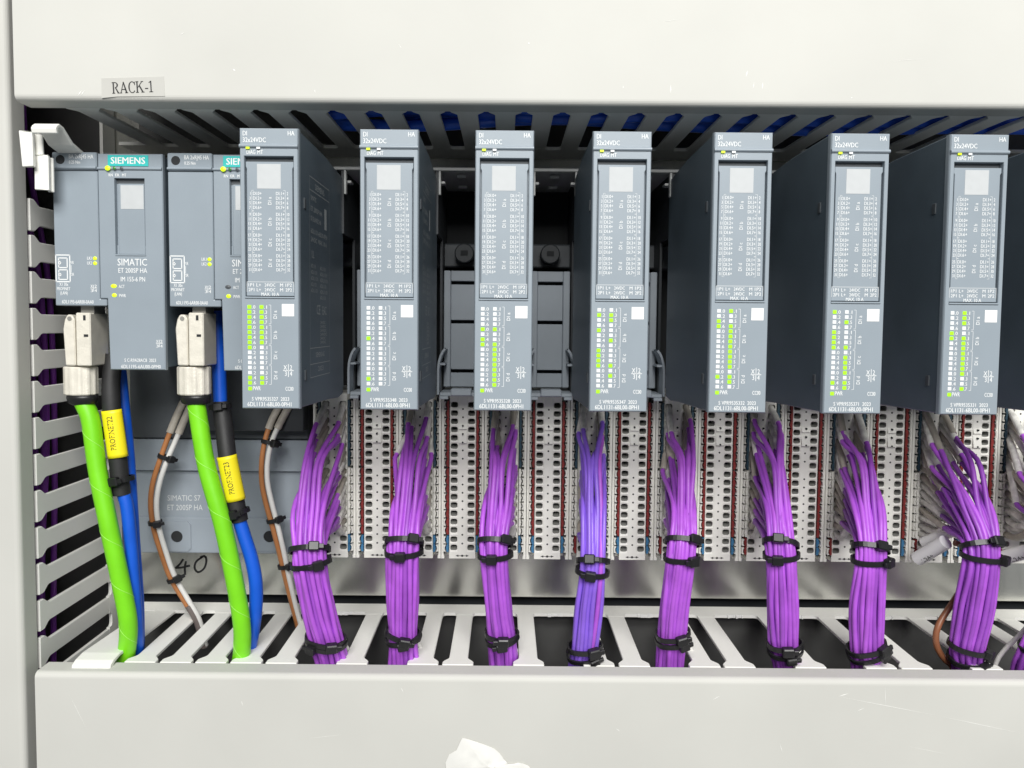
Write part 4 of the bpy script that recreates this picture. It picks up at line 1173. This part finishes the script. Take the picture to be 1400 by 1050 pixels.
# ------------------------------------------------------------------ green network cables with metal plugs
def net_cable(dx, path, label):
    top = P(112 + dx, 425, 350)
    t = thing("network_cable", label, "cable", tuple(P(*path[-1])), "green network cables with metal plugs")
    og = tuple(P(*path[-1]))
    def bx(mb, u0, v0, u1, v1, ya, yb, c=.3):
        a, b = P(u0 + dx, v0, 349), P(u1 + dx, v1, 349); return mb.box(a.x, b.x, ya, yb, b.z, a.z, c)
    bx(MB(), 105, 413, 124, 429, 352, 362, .2).build("release_tab", M['steel'], t, og)
    body = MB(); bx(body, 103.8, 427.5, 125.5, 500.5, 348.5, 364, .5)
    bo = body.build("plug_body", M['nickel'], t, og)
    for (u0, v0, u1, v1) in ((114.5, 431, 118, 438), (115.5, 457, 121.5, 460.5)):
        bx(MB(), u0, v0, u1, v1, 348.35, 348.6, 0).build("plug_slot", M['hole'], bo, og)
    hl = MB()
    a = P(86.5 + dx, 430, 349); b = P(103 + dx, 500, 349)
    wv = b.x - a.x; hh_ = a.z - b.z
    poly = [(a.x + wv * .06, a.z - 2.4), (a.x + wv * .3, a.z), (a.x + wv * .75, a.z), (a.x + wv * .97, a.z - 2.2), (b.x, b.z), (a.x + .3, b.z), (a.x - .5, b.z + hh_ * .72)]
    hl.prism(poly, 'y', 349.2, 363)
    ho = hl.build("plug_latch", M['nickel'], t, og, bevel=.5)
    c = P(94.8 + dx, 435.5, 349)
    MB().cyl((c.x, c.z), 1.0, 'y', 348.95, 349.4, 14).build("hinge_pin", M['steel'], ho, og)
    # ribbed gland nut
    a = P(90.5 + dx, 500.5, 357); b = P(134.5 + dx, 539, 357)
    cx_, r_ = (a.x + b.x) / 2 + .3, (b.x - a.x) / 2 
    yc = 350 + r_ * .72
    nut = MB(); vs = []; n_ = 48
    for (z, s_) in ((a.z, .94), (a.z - .5, 1), (b.z + .5, 1), (b.z, .95)):
        for j in range(n_):
            al = 2 * math.pi * j / n_; rr = r_ * s_ * (1 + (.018 if (j // 2) % 2 else -.02))
            vs.append((cx_ + rr * math.cos(al), yc + rr * .8 * math.sin(al), z))
    fs = [(i * n_ + j, i * n_ + (j + 1) % n_, (i + 1) * n_ + (j + 1) % n_, (i + 1) * n_ + j) for i in range(3) for j in range(n_)] + [tuple(range(n_)), tuple(range(4 * n_ - 1, 3 * n_ - 1, -1))]
    nut.add(vs, fs); no = nut.build("gland_nut", M['nickel'], t, og)
    bt = MB()
    zb_ = P(115 + dx, 553, 357).z
    vs = []
    for (z, s_) in ((b.z - .1, .93), (b.z - 1.5, .95), (zb_ + 1, .86), (zb_, .6)):
        for j in range(28):
            al = 2 * math.pi * j / 28; vs.append((cx_ + .6 + r_ * s_ * math.cos(al), yc + r_ * .8 * s_ * math.sin(al), z))
    bt.add(vs, [(i * 28 + j, i * 28 + (j + 1) % 28, (i + 1) * 28 + (j + 1) % 28, (i + 1) * 28 + j) for i in range(3) for j in range(28)] + [tuple(range(28)), tuple(range(4 * 28 - 1, 3 * 28 - 1, -1))], 0, True)
    bt.build("rubber_boot", M['black'], t, og)
    pts = [Vector((cx_ + .8, yc, zb_ + 1.5))] + [P(*p) for p in path]
    q = spline(pts, 60)
    cr = 4.1
    MB().tube(q, cr, 18).build("jacket", M['greencab'], t, og, recalc=False)
    # raised edge of the spiral wrap
    hx = []
    m_ = 260; qq = spline(pts, m_)
    for i in range(m_ - 1):
        tg = (qq[i + 1] - qq[i]).normalized(); u_ = Vector((1, 0, 0)); u_ = (u_ - tg * u_.dot(tg)).normalized(); v_ = tg.cross(u_)
        al = -2 * math.pi * i / 40 + dx
        hx.append(qq[i] + (u_ * math.cos(al) + v_ * math.sin(al)) * (cr - .06))
    MB().tube(hx, .16, 5).build("wrap_edge", M['greenline'], t, og, recalc=False)
    return t
net_cable(0, [(124, 575, 355), (133, 640, 354), (148, 715, 353), (164, 790, 354), (175, 848, 356), (174, 885, 359), (168, 915, 362), (160, 950, 368)], "green cable with a metal plug hanging from the far left interface module")
net_cable(154, [(272, 575, 355), (283, 640, 354), (304, 715, 353), (320, 790, 354), (330, 848, 356), (331, 885, 359), (327, 915, 362), (322, 950, 368)], "green cable with a metal plug hanging from the half hidden interface module")

# ------------------------------------------------------------------ blue cables with yellow tags
def tagged_cable(segs, path, tagpath, text, label, ties, r=3.0):
    og = tuple(P(*path[-1])); t = thing("tagged_cable", label, "cable", og, "blue cables with yellow tags")
    for name, m, pts, rr in segs:
        q = spline([P(*p) for p in pts], 36)
        MB().tube(q, rr, 16).build(name, M[m], t, og, recalc=False)
    # yellow tag: a curved sheet wrapped round the front of the cable
    q = spline([P(*p) for p in tagpath], 14)
    sh_ = MB(); W = 4.7; n_ = 14
    ax = (q[-1] - q[0]).normalized(); ux = Vector((1, 0, 0)); ux = (ux - ax * ux.dot(ax)).normalized(); uy = ux.cross(ax); uy = -uy if uy.y > 0 else uy
    def surf(s_, a_, rad=W):
        i = s_ * (len(q) - 1); j = min(int(i), len(q) - 2); f = i - j
        return q[j].lerp(q[j + 1], f) + ux * (rad * math.sin(a_)) + uy * (rad * .8 * math.cos(a_))
    vs = []; fs = []
    for layer in (0, 1):
        for i in range(15):
            for k in range(n_ + 1):
                vs.append(surf(i / 14, math.radians(-105 + 210 * k / n_), W - .35 * layer))
    def id_(l, i, k): return (l * 15 + i) * (n_ + 1) + k
    for i in range(14):
        for k in range(n_):
            fs.append((id_(0, i, k), id_(0, i, k + 1), id_(0, i + 1, k + 1), id_(0, i + 1, k))); fs.append((id_(1, i, k), id_(1, i, k + 1), id_(1, i + 1, k + 1), id_(1, i + 1, k)))
        for k in (0, n_): fs.append((id_(0, i, k), id_(1, i, k), id_(1, i + 1, k), id_(0, i + 1, k)))
    for k in range(n_):
        for i in (0, 14): fs.append((id_(0, i, k), id_(0, i, k + 1), id_(1, i, k + 1), id_(1, i, k)))
    sh_.add(vs, fs, 0, True)
    so = sh_.build("yellow_tag", M['yellow'], t, og)
    L_ = (q[-1] - q[0]).length
    pr_ = Print(lambda u, v: surf(1 - u / L_, v / W, W + .07))
    pr_.text(text, L_ * .14 + .8, 1.6, 2.5, width=L_ * .70, bold=.0)
    pr_.build("tag_lettering", M['ink'], so, og)
    for (p, dirp, a_, b_, tl, ha, hs) in ties:
        c = P(*p); d = P(*dirp) - c
        tie(t, og, c, d, a_, b_, tl, ha, hs, 2.2)
    return t
tagged_cable([("black_sleeve", 'shrink', [(156, 485, 364), (152, 520, 362), (153, 562, 360), (161, 626, 360), (166, 676, 360)], 4.1),
              ("jacket", 'bluecab', [(166, 668, 360), (173, 690, 360), (178, 735, 360), (183, 800, 361), (187, 860, 364), (188, 905, 370), (186, 950, 376)], 3.0)],
             [(186, 950, 376)], [(152.5, 560.5, 359), (157, 592, 359), (161.5, 625, 359)], "PROFINET22", "blue cable with a black end and a yellow tag numbered 22",
             [((167, 655, 360), (169, 690, 360), 4.9, 4.6, -6, -100, .95)])
tagged_cable([("jacket", 'bluecab', [(296, 425, 372), (298, 470, 372), (300, 515, 371), (301, 549, 370)], 3.3),
              ("black_sleeve", 'shrink', [(302, 552, 370), (307, 590, 366), (312, 630, 362), (322, 685, 360), (327, 712, 360)], 4.2),
              ("jacket", 'bluecab', [(324, 700, 360), (333, 730, 360), (344, 765, 360), (350, 800, 361), (349, 840, 363), (343, 880, 368), (335, 910, 374), (330, 950, 380)], 3.2)],
             [(330, 950, 380)], [(310, 623, 359), (316, 653, 359), (322.5, 684, 359)], "PROFINET23", "blue cable with a black middle and a yellow tag numbered 23",
             [((325, 700, 360), (331, 730, 360), 4.9, 4.6, -4, -95, .95), ((301, 556, 370), (304, 590, 369), 4.6, 4.4, 0, -80, .9)])
q = spline([P(160, 470, 372), P(165, 508, 371), (P(170, 560, 370)), P(176, 620, 369), P(180, 680, 368), P(184, 745, 368), P(189, 820, 369), P(190, 880, 372), P(188, 950, 378)], 50)
o = MB().tube(q, 2.7, 14).build("blue_cable", M['bluecab'], recalc=False)
tag(o, "plain blue cable running down behind the yellow tag numbered 22", "cable")

# ------------------------------------------------------------------ brown and white wire pairs
def pair(pts, off, ties, label, sleeve_end, sheath=0):
    og = tuple(P(*pts[-1])); t = thing("wire_pair", label, "wire pair", og, "brown and white power wire pairs")
    n_ = len(pts)
    q = spline([P(*p) for p in pts], 46)
    q2 = spline([P(p[0] + off[i][0], p[1] + off[i][1], p[2] - .5 + off[i][2]) for i, p in enumerate(pts)], 46)
    for nm, m, qq in (("brown_wire", 'orange', q), ("white_wire", 'wire_w', q2)):
        wo = MB().tube(qq, 1.35, 10).build(nm, M[m], t, og, recalc=False)
        MB().tube(qq[:sleeve_end], 1.95, 12).build("tan_sleeve", M['sleeve_t'], wo, og, recalc=False)
    if sheath:
        mid_ = [(a_ + b_) / 2 for a_, b_ in zip(q, q2)][sheath:]
        MB().tube(mid_, 2.3, 12).build("grey_sheath", M['sheath'], t, og, recalc=False)
    for i, (px, py, Y, ang, hs) in enumerate(ties):
        c = P(px, py, Y)
        j = min(range(len(q)), key=lambda j_: (q[j_] - c).length); d = q[min(j + 1, len(q) - 1)] - q[max(j - 1, 0)]
        cc = (q[j] + q2[min(range(len(q2)), key=lambda j_: (q2[j_] - q[j]).length)]) / 2
        tie(t, og, cc, d, 2.9, 1.9, 0, ang, hs, 2.0)
    return t
pair([(258, 535, 398), (243, 566, 396), (229, 600, 394), (219, 628, 393), (209, 660, 393), (206, 690, 394), (210, 722, 396), (220, 755, 398), (233, 790, 400), (252, 822, 402), (268, 850, 404), (278, 885, 408)],
     [(11, 2, 0), (11, 4, 0), (10, 5, 0), (9, 3, 0), (9, 1, 0), (8, 0, 0), (7, -2, 0), (6, -3, 0), (5, -4, 0), (4, -4, -.5), (4, -4, -1), (4, -3, -1)],
     [(221, 624, 393, -20, .8), (210, 716, 396, -60, .8), (236, 796, 400, -40, .85)], "brown and white wire pair hanging beside the number 40, between the two green cables", 8, 37)
pair([(388, 545, 396), (373, 572, 394), (363, 600, 392), (358, 630, 391), (358, 660, 392), (364, 690, 393), (373, 722, 394), (382, 756, 396), (390, 790, 398), (399, 825, 400), (408, 860, 404)],
     [(13, 0, 0), (11, 4, 0), (9, 3, 0), (8, 1, 0), (8, 0, 0), (8, -1, 0), (7, -2, 0), (6, -2, 0), (5, -2, 0), (4, -2, 0), (4, -2, 0)],
     [(363, 602, 392, -20, .9), (372, 708, 394, -30, .8), (386, 772, 397, -40, .8)], "brown and white wire pair just left of the leftmost purple bundle", 7)
